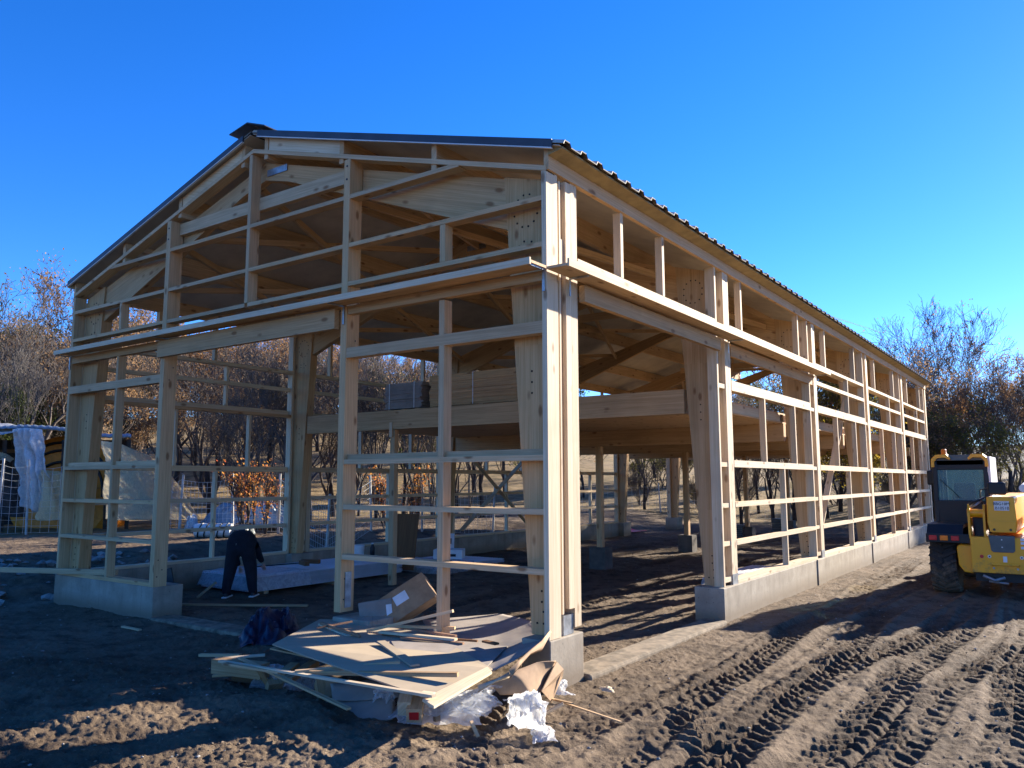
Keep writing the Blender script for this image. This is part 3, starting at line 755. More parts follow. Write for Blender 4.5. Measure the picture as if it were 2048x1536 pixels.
# ------------------------------------------------------------------ sheeting on the floor
def sheet_stack(label, x0, x1, y0, y1, n, z0=.06):
    t = thing('sheet_stack', label, 'sheets', ((x0+x1)/2, (y0+y1)/2, gz((x0+x1)/2, (y0+y1)/2)))
    mb = MB(); hx, hy = (x1-x0)/2, (y1-y0)/2
    for y in (-hy+.3, 0, hy-.3): mb.box(-hx, hx, y-.05, y+.05, 0, z0)
    mb.build('batten', M['oldwood'], t)
    for i in range(n):
        xs = np.linspace(-hx, hx, 90); a, b = random.uniform(-.02, .02), random.uniform(-.02, .02)
        zz = z0+.004+i*.019+.007*(np.sin(xs*math.tau/.076+i)>0)
        P = np.stack([np.stack([xs+a, np.full(90, yy+b), zz], -1) for yy in (-hy, hy)], 0)
        if i == 0: allP = [P]
        else: allP.append(P)
    V = np.concatenate([p.reshape(-1, 3) for p in allP]); F = []
    for i in range(n):
        o = i*180
        for j in range(89): F.append((o+j, o+j+1, o+90+j+1, o+90+j))
    me = bpy.data.meshes.new('sheets'); me.from_pydata(V.tolist(), [], F); me.materials.append(M['panel']); o = bpy.data.objects.new('sheets', me); COL.objects.link(o); o.parent = t
    s = o.modifiers.new('s', 'SOLIDIFY'); s.thickness = .006
    # loose film over the near end
    n1 = 30; uu, vv = np.meshgrid(np.linspace(-hx-.12, hx+.12, n1), np.linspace(-hy-.08, -hy+1.3, n1), indexing='ij')
    top = z0+n*.019+.02; z = top+.02*fbm(uu*5, vv*5, 3, 4); edge = np.maximum(np.abs(uu)-hx, 0)+np.maximum(-hy-vv, 0)
    z = np.where(edge > 0, z-np.minimum(edge*3.2, .28), z)
    grid_obj('film_wrap', np.stack([uu, vv, z], -1), M['film'], t)
    return t
sheet_stack('thick stack of white corrugated sheets on the floor next to the bending person', -9.75, -8.15, 2.55, 6.55, 15)
sheet_stack('thin stack of white corrugated sheets behind the thick one beside the post', -9.5, -7.6, 7.2, 9.7, 5)
t = sheet_stack('stack of bright white sheets lying behind the right wall plinth', -1.7, -.5, 8.2, 11.2, 8)
b = thing('white_bucket', 'white bucket with dark lid standing on the sheet stack', 'bucket', (-8.72, 5.75, .43))
MB().lathe((0, 0, 0), (0, 0, 1), [(0, .10), (.02, .105), (.22, .12), (.23, .125)], 20).build('bucket', M['white'], b, smooth=True)
MB().lathe((0, 0, .231), (0, 0, 1), [(0, .128), (.02, .128), (.03, .10)], 20).build('lid', M['white'], b)
b = thing('water_bottle', 'dark bottle with pale cap beside the white bucket', 'bottle', (-8.45, 5.9, .43))
MB().lathe((0, 0, 0), (0, 0, 1), [(0, .05), (.2, .055), (.26, .03), (.28, .025)], 14).build('bottle', M['black'], b, smooth=True)
MB().lathe((0, 0, .281), (0, 0, 1), [(0, .026), (.03, .026)], 12).build('cap', M['white'], b)
for i, (x, y, a) in enumerate(((-8.5, 4.2, .3), (-8.35, 3.9, -.4))):
    t = thing('wood_block', ['brown wood block lying on the white sheets, the farther of two', 'darker wood block at the edge of the white sheets, the nearer of two'][i], 'wood block', (x, y, .43), a)
    MB().box(-.2, .2, -.05, .05, 0, .08).build('block', M['osb'], t, bevel=.006)
t = thing('steel_bar', 'thin dark bar lying along the top of the white sheets', 'bar', (-8.7, 3.7, .435), R_(80))
MB().tube([(-.8, 0, .01), (.8, 0, .01)], .012, 8).build('bar', M['black'], t)
t = thing('brown_board', 'upright brown board leaning behind the white sheets', 'board', (-8.55, 6.95, 0), R_(8))
MB().beam((0, 0, .05), (0, .22, 1.33), .66, .018, up=(0, 1, 0)).build('board', M['osb'], t)
t = thing('paper_box', 'white carton on the thin sheet stack beside the post', 'carton', (-8.15, 8.2, .24), R_(30))
MB().box(-.35, .35, -.25, .25, 0, .22).build('carton', M['paper'], t, bevel=.008); MB().box(-.2, .2, -.254, -.251, .06, .12).build('printed_label', M['black'], t)
t = thing('framed_panel', 'pale printed board propped behind the white carton', 'board', (-8.9, 8.95, .2), R_(35))
MB().beam((0, 0, 0), (0, .16, .55), .42, .02, up=(0, 1, 0)).build('board', M['paper'], t); MB().beam((0, -.012, .30), (0, .03, .44), .3, .004, up=(0, 1, 0)).build('print', M['greypaint'], t)
t = thing('leaning_tray', 'dark rectangular tray leaning behind the left front plinth', 'tray', (-8.05, .78, .05), R_(30))
MB().beam((0, 0, 0), (-.18, .1, .56), .36, .03, up=(0, 1, 0)).build('tray', M['black'], t)
for i, (x, y, z, L, a, e) in enumerate(((-8.55, 1.85, .02, .32, 1.2, .5), (-7.3, 1.5, .04, 2.6, .55, 0.0), (-10.9, -.25, .42, 0, 0, 0))):
    if L == 0: continue
    t = thing('loose_batten', ['short offcut standing beside the bending person', 'long batten on the dark floor in front of the white sheets'][i], 'batten', (x, y, gz(x, y)+.02), a)
    MB().beam((-L/2, 0, 0), (L/2, 0, e*.5), .07, .03).build('batten', M['oldwood'], t)
# the pole that leans on the left plinth and runs out of the picture
t = thing('long_pole', 'long squared timber resting on the left plinth and running out left', 'timber', (-9.3, .1, .63))
MB().beam((.65, .12, -.02), (-4.6, -1.45, -.10), .07, .085).build('timber', M['spruce'], t)

# white lining sheets seen as bright area beside frame two (already a stack); a leaning batten there
t = thing('leaning_batten', 'short batten leaning on the right wall plinth from inside', 'batten', (-.42, 5.9, .1))
MB().beam((0, 0, 0), (-.05, .5, .85), .05, .07).build('batten', M['spruce'], t)

# ------------------------------------------------------------------ person
def build_person():
    px, py = -8.13, 2.24; t = thing('person', 'person in dark clothes bending down over the white sheets', 'person', (px, py, gz(px, py)))
    Fw = Vector((-.70, .714, 0)); Rt = Vector((.714, .70, 0))
    def W_(r, f, z): v = Rt*r+Fw*f; return (v.x, v.y, z)
    # pelvis 0, spine, neck ; one continuous body
    J = []; E_ = []
    def add(r, f, z, rad, par=None):
        J.append((*W_(r, f, z), rad)); i = len(J)-1
        if par is not None: E_.append((par, i))
        return i
    pel = add(0, 0, .985, (.225, .20))
    s1 = add(-.02, .12, 1.03, (.255, .20), pel); s2 = add(-.03, .28, 1.02, (.27, .20), s1); s3 = add(-.01, .44, .93, (.24, .18), s2)
    nk = add(.01, .56, .83, (.075, .07), s3); hd = add(.01, .61, .74, (.10, .095), nk); ch = add(.01, .635, .655, (.075, .08), hd)
    for sd, fx, ff in ((-1, -.235, .0), (1, .225, .06)):
        hp = add(.12*sd, .0, .84, (.155, .16), pel); kn = add(.18*sd, .05, .50, (.12, .12), hp)
        an = add(fx, ff-.03, .10, (.088, .088), kn); 
        toe = add(fx+.04, ff+.11, .055, (.045, .04), an)
        sh = add(.17*sd, .45, .93, (.085, .085), s3)
        if sd > 0: el = add(.24, .46, .72, (.08, .08), sh); wr = add(.31, .56, .56, (.045, .045), el); hb = (.47, .53, .49)
        else: el = add(-.20, .52, .70, (.07, .07), sh); wr = add(-.13, .64, .50, (.045, .045), el); hb = (-.18, .65, .45)
    body = skin('body', J, E_, M['navy'], t, 2, pel)
    for sd, (hr, hf, hz) in ((1, (.325, .57, .535)), (-1, (-.12, .65, .475))):
        HJ = []; HE = []
        def a2(r, f, z, rad, par=None):
            HJ.append((*W_(r, f, z), rad)); i = len(HJ)-1
            if par is not None: HE.append((par, i))
            return i
        w0 = a2(hr, hf, hz, .027); p0 = a2(hr+.01, hf+.03, hz-.05, (.040, .018), w0)
        for q in range(4):
            o = (q-1.5)*.019; k1 = a2(hr+.01+o, hf+.045, hz-.085, .009, p0); k2 = a2(hr+.012+o, hf+.062, hz-.115+abs(q-1.3)*.004, .008, k1); a2(hr+.013+o, hf+.060, hz-.138+abs(q-1.3)*.007, .007, k2)
        k1 = a2(hr+.01-.045*sd, hf+.02, hz-.055, .010, p0); a2(hr+.01-.055*sd, hf+.04, hz-.085, .009, k1)
        skin('hand', HJ, HE, M['skin'], t, 1, 1)
    # face, ears and hair on the lowered head
    mb = MB(); hc = Vector(W_(.01, .60, .745))
    P = []
    for i in range(13):
        th = math.pi*i/12
        for j in range(17):
            ph = math.tau*j/16; P.append((hc.x+.112*math.sin(th)*math.cos(ph), hc.y+.112*math.sin(th)*math.sin(ph), hc.z+.128*math.cos(th)))
    grid_obj('hair', np.array(P).reshape(13, 17, 3), M['black'], t)
    skin('face', [(*W_(.01, .66, .73), .07), (*W_(.01, .675, .67), .06), (*W_(.01, .72, .705), .018)], [(0, 1), (0, 2)], M['skin'], t, 1)
    # jacket hem, belt mark, shoes
    pts = [W_(.235*math.cos(a)*1.0, -.06+.2*math.sin(a), .86+.03*math.sin(a)) for a in np.linspace(0, math.tau, 18)]
    for sd, fx, ff in ((-1, -.235, .0), (1, .225, .06)):
        sh = skin('shoe', [(*W_(fx, ff-.09, .045), (.042, .045)), (*W_(fx+.02, ff+.05, .045), (.045, .042)), (*W_(fx+.045, ff+.17, .035), (.042, .03))], [(0, 1), (1, 2)], M['shoe'], t, 2)
        a, b_ = Vector(W_(fx-.01, ff-.13, .012)), Vector(W_(fx+.05, ff+.20, .012)); MB().beam(a, b_, .085, .022).build('sole', M['white'], sh)
    MB().beam(Vector(W_(-.05, -.225, .98)), Vector(W_(-.05, -.228, .945)), .012, .006).build('logo_mark', M['greypaint'], body)
build_person()

# ------------------------------------------------------------------ telehandler
def telehandler():
    t = thing('telehandler', 'yellow telescopic handler with black cab seen from behind right of the building', 'telehandler', (3.22, 9.75, gz(2.5, 10.5)))
    # local: x right, y away, rear at 0
    def lug_wheel(x, y, r, w, face):
        wh = MB(); n = 36
        wh.lathe((x-w/2, y, r), (1, 0, 0), [(0, r*.58), (0, r*.86), (w*.12, r*.95), (w*.88, r*.95), (w, r*.86), (w, r*.58)], n).build
        for k in range(22):
            for s in (-1, 1):
                a = math.tau*(k+(.5 if s > 0 else 0))/22; a2 = a+.22
                def pt(xx, an, rr): return Vector((x+xx, y+rr*math.cos(an), r+rr*math.sin(an)))
                p0 = pt(0.0, a2, r*.965); p1 = pt(s*w*.5, a, r*.94)
                wh.beam(p0, p1, .05, .055, up=(pt(0, a, 1)-Vector((x, y, r))))
        o = wh.build('wheel', M['rubber'], t)
        rim = MB(); xo = x+face*w*.40
        rim.lathe((x-w*.42, y, r), (1, 0, 0), [(0, .30*r/.55), (w*.1, .26*r/.55), (w*.74, .26*r/.55), (w*.84, .30*r/.55)], 24).build('rim', M['yellow'], o)
    for x, y in ((-.93, .70), (.93, .70), (-.93, 3.55), (.93, 3.55)): lug_wheel(x, y, .565, .44, -1 if x < 0 else 1)
    # chassis
    MB().prism([(-.42, .50), (.62, .50), (.62, 1.08), (-.42, 1.08)], .02, 4.6, L=(0, 1, 0)).build('chassis', M['yellow'], t, bevel=.02)
    MB().prism([(-.66, .56), (-.58, .44), (-.43, .42), (-.43, .93), (-.64, .93), (-.68, .88)], .10, .9, L=(0, 1, 0)).build('side_tank', M['yellow'], t, bevel=.02)
    b = MB(); b.box(-.44, .70, -.05, .02, .46, 1.09); tail = b.build('rear_plate', M['yellow'], t, bevel=.012)
    MB().prism([(-.12, .86), (-.15, 1.12), (.25, 1.12), (.24, .86), (.21, .83), (-.09, .83)], -.075, -.053).build('cover_plate', M['greypaint'], tail, bevel=.006)
    for x in (-.0, ): 
        for z in (.92, 1.05): MB().lathe((.05, -.078, z), (0, -1, 0), [(0, .012), (.006, .01)], 8).build('screw', M['white'], tail)
    for x in (-.275, .46): MB().lathe((x, -.053, .745), (0, -1, 0), [(0, .032), (.012, .03)], 14).build('reflector', M['red'], tail)
    for x in (-.155, .33):
        g = MB().lathe((x, -.053, .75), (0, -1, 0), [(0, .028), (.006, .028)], 14).build('ring', M['white'], tail); MB().lathe((x, -.0605, .75), (0, -1, 0), [(0, .013), (.002, .013)], 10).build('hole', M['black'], g)
    for z, w in ((1.06, .09), (1.0, .09), (.92, .11)): MB().box(.33, .33+w, -.056, -.052, z-.022, z+.022).build('sticker', M['paper'], tail)
    MB().box(.05, .11, -.056, -.052, .66, .76).build('sticker', M['paper'], tail)
    h = MB(); h.lathe((-.10, -.053, .55), (0, -1, 0), [(0, .02), (.02, .015)], 10); h.lathe((.26, -.053, .55), (0, -1, 0), [(0, .02), (.02, .015)], 10); h.build('bolt_heads', M['steel'], tail)
    h = MB(); h.tube([(-.12, -.06, .60), (-.12, -.14, .62), (.28, -.14, .62), (.28, -.06, .60)], .018, 8); h.build('tow_bar', M['yellow'], tail)
    # boom pivot frames and boom tail
    for x in (-.44, -.20, .62):
        MB().prism([(-.02, 1.05), (-.02, 1.52), (.08, 1.66), (.24, 1.66), (.42, 1.45), (.5, 1.05)], x-.018, x+.018, plane='yz', L=(0, 0, 1)).build('pivot_plate', M['yellow'], t)
    MB().tube([(-.47, .12, 1.50), (-.18, .12, 1.50)], .075, 16).build('pivot_pin', M['yellow'], t)
    MB().tube([(-.45, .10, 1.62), (-.36, .05, 1.70), (-.26, .06, 1.74), (-.2, .2, 1.78)], .022, 8).build('hose', M['black'], t)
    MB().tube([(-.41, .08, 1.60), (-.32, .02, 1.65), (-.24, .10, 1.72)], .018, 8).build('hose', M['steel'], t)
    MB().box(-.36, -.22, .2, .4, 1.09, 1.45).build('cylinder_mount', M['black'], t)
    MB().prism([(-.04, 1.80), (-.05, 1.36), (.0, 1.17), (.38, 1.17), (.40, 1.36), (.38, 1.80)][::-1], -.06, 5.6, L=(0, 1, 0)).build('boom', M['yellow'], t, bevel=.02).location = (-.10, .0, .0)
    MB().prism([(-.15, 1.375), (-.11, 1.185), (.26, 1.185), (.29, 1.375)], -.085, -.062).build('boom_guard', M['yellow'], t)
    for x in (-.05, .20): MB().lathe((x, -.087, 1.225), (0, -1, 0), [(0, .022), (.006, .02)], 10).build('bolt_heads', M['bolt'], t)
    pl = MB().box(-.03, .20, -.072, -.064, 1.56, 1.725).build('registration_plate', M['white'], t, bevel=.004)
    for i, s in enumerate(('BBG18M', '.B10S1B')):
        cu = bpy.data.curves.new('lettering', 'FONT'); cu.body = s; cu.size = .070; cu.extrude = .0012; cu.align_x = 'CENTER'
        tmp = bpy.data.objects.new('tmp', cu); COL.objects.link(tmp); bpy.context.view_layer.update()
        me = bpy.data.meshes.new_from_object(tmp); bpy.data.objects.remove(tmp)
        o = bpy.data.objects.new('lettering', me); COL.objects.link(o); me.materials.clear(); me.materials.append(M['black']); o.parent = pl
        o.rotation_euler = (R_(90), 0, 0); o.location = (.085, -.0745, 1.655-i*.075)
    MB().tube([(.42, .25, 1.95), (.42, 1.2, 1.99)], .07, 14).build('ram', M['white'], t)
    # engine cover on the right side
    MB().prism([(.66, .75), (1.16, .75), (1.20, 1.45), (1.06, 1.80), (.66, 1.90)][::-1], .9, 3.0, L=(0, 1, 0)).build('engine_cover', M['white'], t, bevel=.04)
    MB().box(.64, 1.14, .35, .88, 1.0, 1.4).build('tool_box', M['yellow'], t, bevel=.03)
    # fender and lamps
    MB().prism([(-.0, 1.08), (.2, 1.28), (.9, 1.30), (1.35, 1.12), (1.32, 1.07), (.9, 1.23), (.24, 1.22), (.03, 1.05)], -1.15, -.56, plane='yz', L=(1, 0, 0)).build('fender', M['black'], t)
    fr = MB().box(-1.16, -.44, -.02, .03, .96, 1.12).build('lamp_bar', M['black'], t, bevel=.01)
    for x, m_ in ((-1.04, 'red'), (-.86, 'amber'), (-.68, 'red')): MB().box(x-.065, x+.065, -.045, -.022, 1.0, 1.09).build('tail_lamp', M[m_], fr, bevel=.012)
    # cab
    cx0, cx1, y0, y1 = -1.16, -.20, 1.35, 3.05; cab = MB()
    lean = .05
    for x in (cx0+.035, cx1-.035):
        cab.beam((x, y0+.05, 1.20), (x, y0+.12, 2.48), .09, .10, up=(0, 1, 0)); cab.beam((x, y1, 1.0), (x, y1-.25, 2.48), .07, .09, up=(0, 1, 0)); cab.beam((x, (y0+y1)/2+.1, 1.1), (x, (y0+y1)/2, 2.5), .05, .06, up=(0, 1, 0))
    cab.box(cx0+.04, cx1-.04, y0+.08, y0+.17, 2.30, 2.50); cab.box(cx0, cx1, y0+.02, y0+.10, 1.02, 1.70)
    cab.box(cx0, cx0+.05, y0+.1, y1, 1.0, 1.5); cab.box(cx1-.05, cx1, y0+.1, y1, 1.0, 1.5); cab.box(cx0, cx1, y1-.05, y1, 1.0, 1.45); cab.box(cx0, cx1, y0, y1, .9, 1.02)
    cb = cab.build('cab', M['black'], t, bevel=.012)
    MB().prism([(cx0+.02, 2.50), (cx0+.0, 2.44), (cx0+.08, 2.40), (cx1-.08, 2.40), (cx1, 2.44), (cx1-.04, 2.56), (cx1-.2, 2.60), (cx0+.2, 2.60), (cx0+.06, 2.57)], y0+.08, y1-.2, L=(0, 1, 0)).build('cab_roof', M['greypaint'], cb)
    for s in (0, 1):
        X = (lambda x: x) if s == 0 else (lambda x: cx0+cx1-x)
        MB().prism([(X(cx0-.02), 2.36), (X(cx0-.01), 2.52), (X(cx0+.07), 2.605), (X(cx0+.26), 2.61), (X(cx0+.33), 2.53), (X(cx0+.31), 2.50), (X(cx0+.24), 2.545), (X(cx0+.10), 2.54), (X(cx0+.04), 2.47), (X(cx0+.035), 2.36)], y0-.01, y0+.35, L=(0, 1, 0)).build('roof_corner', M['yellow'], cb)
    MB().prism([(y0+.05, 1.3), (y0+.06, 2.56), (y1-.3, 2.56), (y1, 1.3)], cx1-.005, cx1+.045, plane='yz', L=(0, 0, 1)).build('side_panel', M['white'], cb)
    gl = MB(); gl.box(cx0+.08, cx1-.08, y0+.085, y0+.092, 1.70, 2.30); gl.box(cx0+.08, cx1-.08, y1-.22, y1-.21, 1.45, 2.45); gl.box(cx0+.005, cx0+.012, y0+.15, y1-.1, 1.5, 2.4)
    gl.build('window', M['glass'], cb)
    MB().tube([(cx0+.45, y0+.07, 1.75), (cx0+.12, y0+.06, 2.12)], .008, 6).build('wiper', M['black'], cb)
    MB().box(cx0+.27, cx0+.66, 2.1, 2.25, 1.35, 2.05).build('seat', M['black'], cb, bevel=.04)
    MB().tube([(cx0+.35+.18*math.cos(a), 2.75, 1.72+.18*math.sin(a)) for a in np.linspace(0, math.tau, 20)], .015, 6, False).build('steering_wheel', M['black'], cb)
    bc = MB().lathe((cx0+.19, y0+.3, 2.61), (0, 0, 1), [(0, .055), (.02, .055), (.025, .048), (.10, .046), (.12, .03)], 16).build('beacon', M['amber'], cb, smooth=True)
    for sx, X in ((1, .12), (-1, -1.30)):
        if sx > 0: MB().tube([(-.30, 1.3, 1.55), (-.30, .75, 1.75), (-.26, .35, 1.92), (-.05, .2, 1.96)], .013, 8).build('mirror_arm', M['black'], t)
        else: MB().tube([(-1.14, 2.6, 1.9), (-1.3, 2.3, 2.1), (-1.3, 2.1, 2.15)], .013, 8).build('mirror_arm', M['black'], t)
    MB().box(-.13, .16, .12, .18, 1.83, 2.06).build('mirror', M['black'], t, bevel=.04)
    MB().box(-1.36, -1.20, 2.0, 2.06, 2.0, 2.3).build('mirror', M['black'], t, bevel=.03)
    MB().prism([(5.2, .3), (5.9, .3), (5.9, 1.3), (5.6, 1.3)], -1.0, 1.0, plane='yz', L=(1, 0, 0)).build('carriage', M['yellow'], t)
    MB().box(-.4, .5, .1, .5, .30, .48).build('axle', M['black'], t); h = MB(); h.tube([(-.28, .05, .40), (-.1, .0, .33), (.05, .05, .38)], .03, 8); h.tube([(-.2, .1, .30), (.1, .05, .28)], .02, 8); h.build('hitch', M['steel'], t)
telehandler()
# red hose and crates near the far left pier
t = thing('red_sack', 'crumpled bright red sheet on the soil next to a far pier', 'sheet', (-11.6, 22.3, .05))
n1 = 22; uu, vv = np.meshgrid(np.linspace(-.2, 1.6, n1), np.linspace(-.5, .6, n1), indexing='ij')
zz = .18*sst(1.2, .2, uu)*(1+fbm(uu*4, vv*4, 3, 9))+.03; grid_obj('sheet', np.stack([uu+.3*fbm(vv*3, uu, 2, 1), vv, zz], -1), M['red'], t, thick=.01)
for i, (x, y) in enumerate(((-5.5, 21.0), (-5.5, 26.2))):
    t = thing('plate_stack', ['dark stack of ribbed plates at the foot of a middle post', 'dark stack of ribbed plates at the foot of the last middle post'][i], 'plates', (x, y-.35, .0))
    mb = MB(); 
    for k in range(8): mb.box(-.3, .3+.02*(k % 2), -.2, .2, .05+k*.065, .05+k*.065+.05)
    mb.build('plates', M['greypaint'], t)
# ------------------------------------------------------------------ debris in front of the corner
def ctr(pts):
    c = Vector((0, 0, 0))
    for p in pts: c += Vector(p)
    return c/len(pts)
def slab(name, label, cat, pts, th, m_, pm=None):
    """flat sheet through given corners (list of Vectors), real thickness"""
    c = ctr(pts); t = thing(name, label, cat, c)
    mb = MB(); A = [p-c for p in pts]; n = Vector((0, 0, 0))
    for i in range(len(A)): n += A[i].cross(A[(i+1) % len(A)])
    n.normalize(); 
    if n.z < 0: A = A[::-1]; n = -n
    L = (A[1]-A[0]); mb.face(A, L); mb.face([p-n*th for p in A[::-1]], L)
    for i in range(len(A)):
        j = (i+1) % len(A); mb.face([A[j], A[i], A[i]-n*th, A[j]-n*th], A[j]-A[i])
    mb.build(pm or 'sheet', m_, t); return t
def P3(*q): return [at(u, v, z=z) for (u, v, z) in q]
# big sheets
slab('hardboard_sheet', 'large tan sheet on top of the heap with battens lying over it', 'board', P3((545, 1288, .50), (640, 1238, .40), (712, 1240, .36), (870, 1270, .40), (985, 1337, .44), (855, 1395, .44)), .012, M['paperboard'])
slab('hardboard_sheet', 'narrow tan board end sticking out over the plastic film, sawn at its tip', 'board', P3((845, 1398, .47), (975, 1333, .47), (984, 1343, .47), (868, 1412, .47)), .02, M['pale'])
slab('hardboard_sheet', 'tan rectangle under the batten bundle, right of the largest sheet', 'board', P3((780, 1282, .45), (1015, 1292, .40), (972, 1334, .41), (770, 1300, .44)), .012, M['cardgrey'])
slab('hardboard_sheet', 'lower tan sheet whose left edge shows beneath the largest one', 'board', P3((540, 1296, .44), (640, 1262, .40), (800, 1300, .40), (760, 1345, .40)), .015, M['oldwood'])
# curved sheets of grey cardboard
def curved(name, label, cat, edge0, edge1, sag, m_, th=.008, n=24, nz=.012, seed=1):
    """sheet between two polylines of corner points"""
    c = ctr(edge0+edge1); t = thing(name, label, cat, c)
    def res(E):
        E = [np.array(p-c) for p in E]; L = np.concatenate([[0], np.cumsum([np.linalg.norm(E[i+1]-E[i]) for i in range(len(E)-1)])]); L /= L[-1]
        s = np.linspace(0, 1, n); return np.stack([np.interp(s, L, [e[k] for e in E]) for k in range(3)], -1)
    A, B = res(edge0), res(edge1); w = np.linspace(0, 1, n)[:, None, None]
    P = A[None]*(1-w)+B[None]*w; s = np.linspace(0, 1, n)
    P[..., 2] += sag*np.sin(math.pi*w[..., 0])*np.ones((1, n))
    P[..., 2] += nz*fbm(P[..., 0]*4+seed, P[..., 1]*4, 3, seed)
    grid_obj('sheet', P, m_, t, thick=th); return t
curved('cardboard_sheet', 'big dark grey cardboard sheet curling up against the corner post', 'cardboard', P3((845, 1240, .30), (1000, 1228, .30), (1050, 1238, .38), (1102, 1258, .52)), P3((900, 1330, .38), (980, 1345, .40), (1030, 1320, .48), (1085, 1285, .55)), -.03, M['cardgrey'], seed=2)
curved('cardboard_sheet', 'torn cardboard flap with a folded rim right of the heap', 'cardboard', P3((950, 1375, .34), (1010, 1350, .42), (1075, 1325, .46), (1112, 1322, .44)), P3((1000, 1390, .26), (1060, 1390, .25), (1085, 1385, .22), (1100, 1390, .12)), .06, M['card'], seed=3)
slab('cardboard_flap', 'brown side flap hanging down beside the concrete pier', 'cardboard', P3((1082, 1382, .26), (1112, 1323, .42), (1126, 1338, .34), (1124, 1352, .24), (1102, 1405, .06)), .008, M['card'])
def strip(label, pts, r, m_, name='torn_strip', seed=0):
    t = thing(name, label, 'cardboard strip', pts[0]); n = len(pts)
    A = []
    for i, p in enumerate(pts):
        w = r*(1+.5*math.sin(i*2.3+seed)); A.append([np.array(p-pts[0])+np.array((0, 0, -w)), np.array(p-pts[0])+np.array((w*.7, -w*.3, 0)), np.array(p-pts[0])+np.array((0, 0, w))])
    grid_obj('strip', np.array(A), m_, t, thick=.004); return t
strip('ragged pale rim of torn cardboard curling up beside the post', P3((1018, 1350, .50), (1040, 1325, .53), (1060, 1305, .56), (1083, 1292, .58), (1102, 1262, .58)), .03, M['card'], seed=1)
strip('pale rolled edge of cardboard in front of the grey sheet', P3((955, 1378, .40), (990, 1362, .43), (1018, 1350, .47)), .02, M['pale'], seed=2)
def plank(label, a, b, w=.04, h=.022, m_='spruce', name='batten', cat='batten'):
    c = (a+b)/2; t = thing(name, label, cat, c)
    MB().beam(a-c, b-c, w, h).build('timber', M[m_], t); return t
PL = [  # u0 v0 z0, u1 v1 z1, width, height, material, label
    ((735, 1262, .43), (906, 1222, .72), .035, .03, 'spruce', 'round pole end raised toward the open bay, highest of the sticks'),
    ((400, 1310, .10), (480, 1311, .14), .05, .03, 'spruce', 'short stick under the dark bag at the far left of the heap'),
    ((430, 1318, .32), (530, 1310, .33), .09, .012, 'pale', 'flat lath at the left end of the heap lying along the crate'),
    ((425, 1352, .14), (545, 1344, .16), .045, .02, 'spruce', 'lowest lath sticking out left of the heap'),
    ((440, 1322, .34), (868, 1392, .50), .045, .02, 'pale', 'longest thin lath crossing the heap from left to the tan board'),
    ((480, 1316, .36), (698, 1418, .20), .045, .018, 'spruce', 'lath sloping down to the ground at the front of the heap'),
    ((448, 1327, .36), (560, 1345, .38), .05, .02, 'spruce', 'short lath right above the crate end'),
    ((515, 1335, .33), (537, 1372, .10), .05, .02, 'spruce', 'steep little lath leaning on the crate'),
    ((590, 1344, .42), (800, 1325, .47), .04, .03, 'spruce', 'middle batten pointing right over the tan sheet'),
    ((620, 1345, .42), (916, 1349, .50), .045, .035, 'oldwood', 'thick batten lying level across the tan sheet'),
    ((640, 1248, .44), (698, 1272, .43), .05, .015, 'pale', 'short lath at the back corner of the tan sheet'),
    ((642, 1246, .47), (720, 1272, .45), .03, .03, 'redwood', 'red brown stick at the back of the tan sheet'),
    ((634, 1256, .46), (704, 1243, .47), .025, .018, 'redwood', 'thin dark stick crossing the short lath'),
    ((775, 1252, .46), (910, 1256, .48), .04, .03, 'spruce', 'uppermost batten of the bundle of reddish battens'),
    ((780, 1252, .44), (912, 1272, .45), .035, .02, 'redwood', 'second batten of the reddish bundle, thin with a pale end'),
    ((760, 1264, .44), (912, 1279, .45), .06, .025, 'pale', 'broad pale batten in the reddish bundle'),
    ((765, 1268, .42), (955, 1282, .43), .03, .02, 'osb', 'darkest batten of the reddish bundle'),
    ((802, 1275, .43), (927, 1287, .43), .04, .02, 'redwood', 'lowest batten of the reddish bundle with a white end'),
    ((762, 1283, .47), (830, 1331, .47), .085, .018, 'paperboard', 'narrow offcut of tan board lying slantwise on the sheet'),
    ((968, 1282, .46), (994, 1288, .46), .06, .02, 'osb', 'tiny dark block on the brown rectangle'),
    ((845, 1385, .49), (868, 1388, .49), .04, .02, 'pale', 'tiny bright offcut at the tip of the tan board'),
    ((1090, 1393, .10), (1242, 1444, .06), .022, .012, 'spruce', 'thin lath on the mud right of the white film'),
    ((1092, 1395, .08), (1145, 1407, .12), .03, .012, 'oldwood', 'reddish splinter beside the pier'),
    ((1080, 1432, .10), (1127, 1407, .20), .04, .02, 'pale', 'short pale lath leaning on the white film'),
    ((942, 1442, .18), (956, 1474, .08), .03, .012, 'spruce', 'small upright splinter between the two pieces of film'),
    ((545, 1400, .10), (625, 1407, .10), .045, .015, 'pale', 'sunlit lath at the edge of the earth mound'),
    ((245, 1253, .04), (280, 1260, .03), .05, .02, 'spruce', 'lone short stick on the dark ground left of the heap'),
]
for a, b, w, h, m_, lb in PL: plank(lb, at(*a[:2], z=a[2]), at(*b[:2], z=b[2]), w, h, m_)
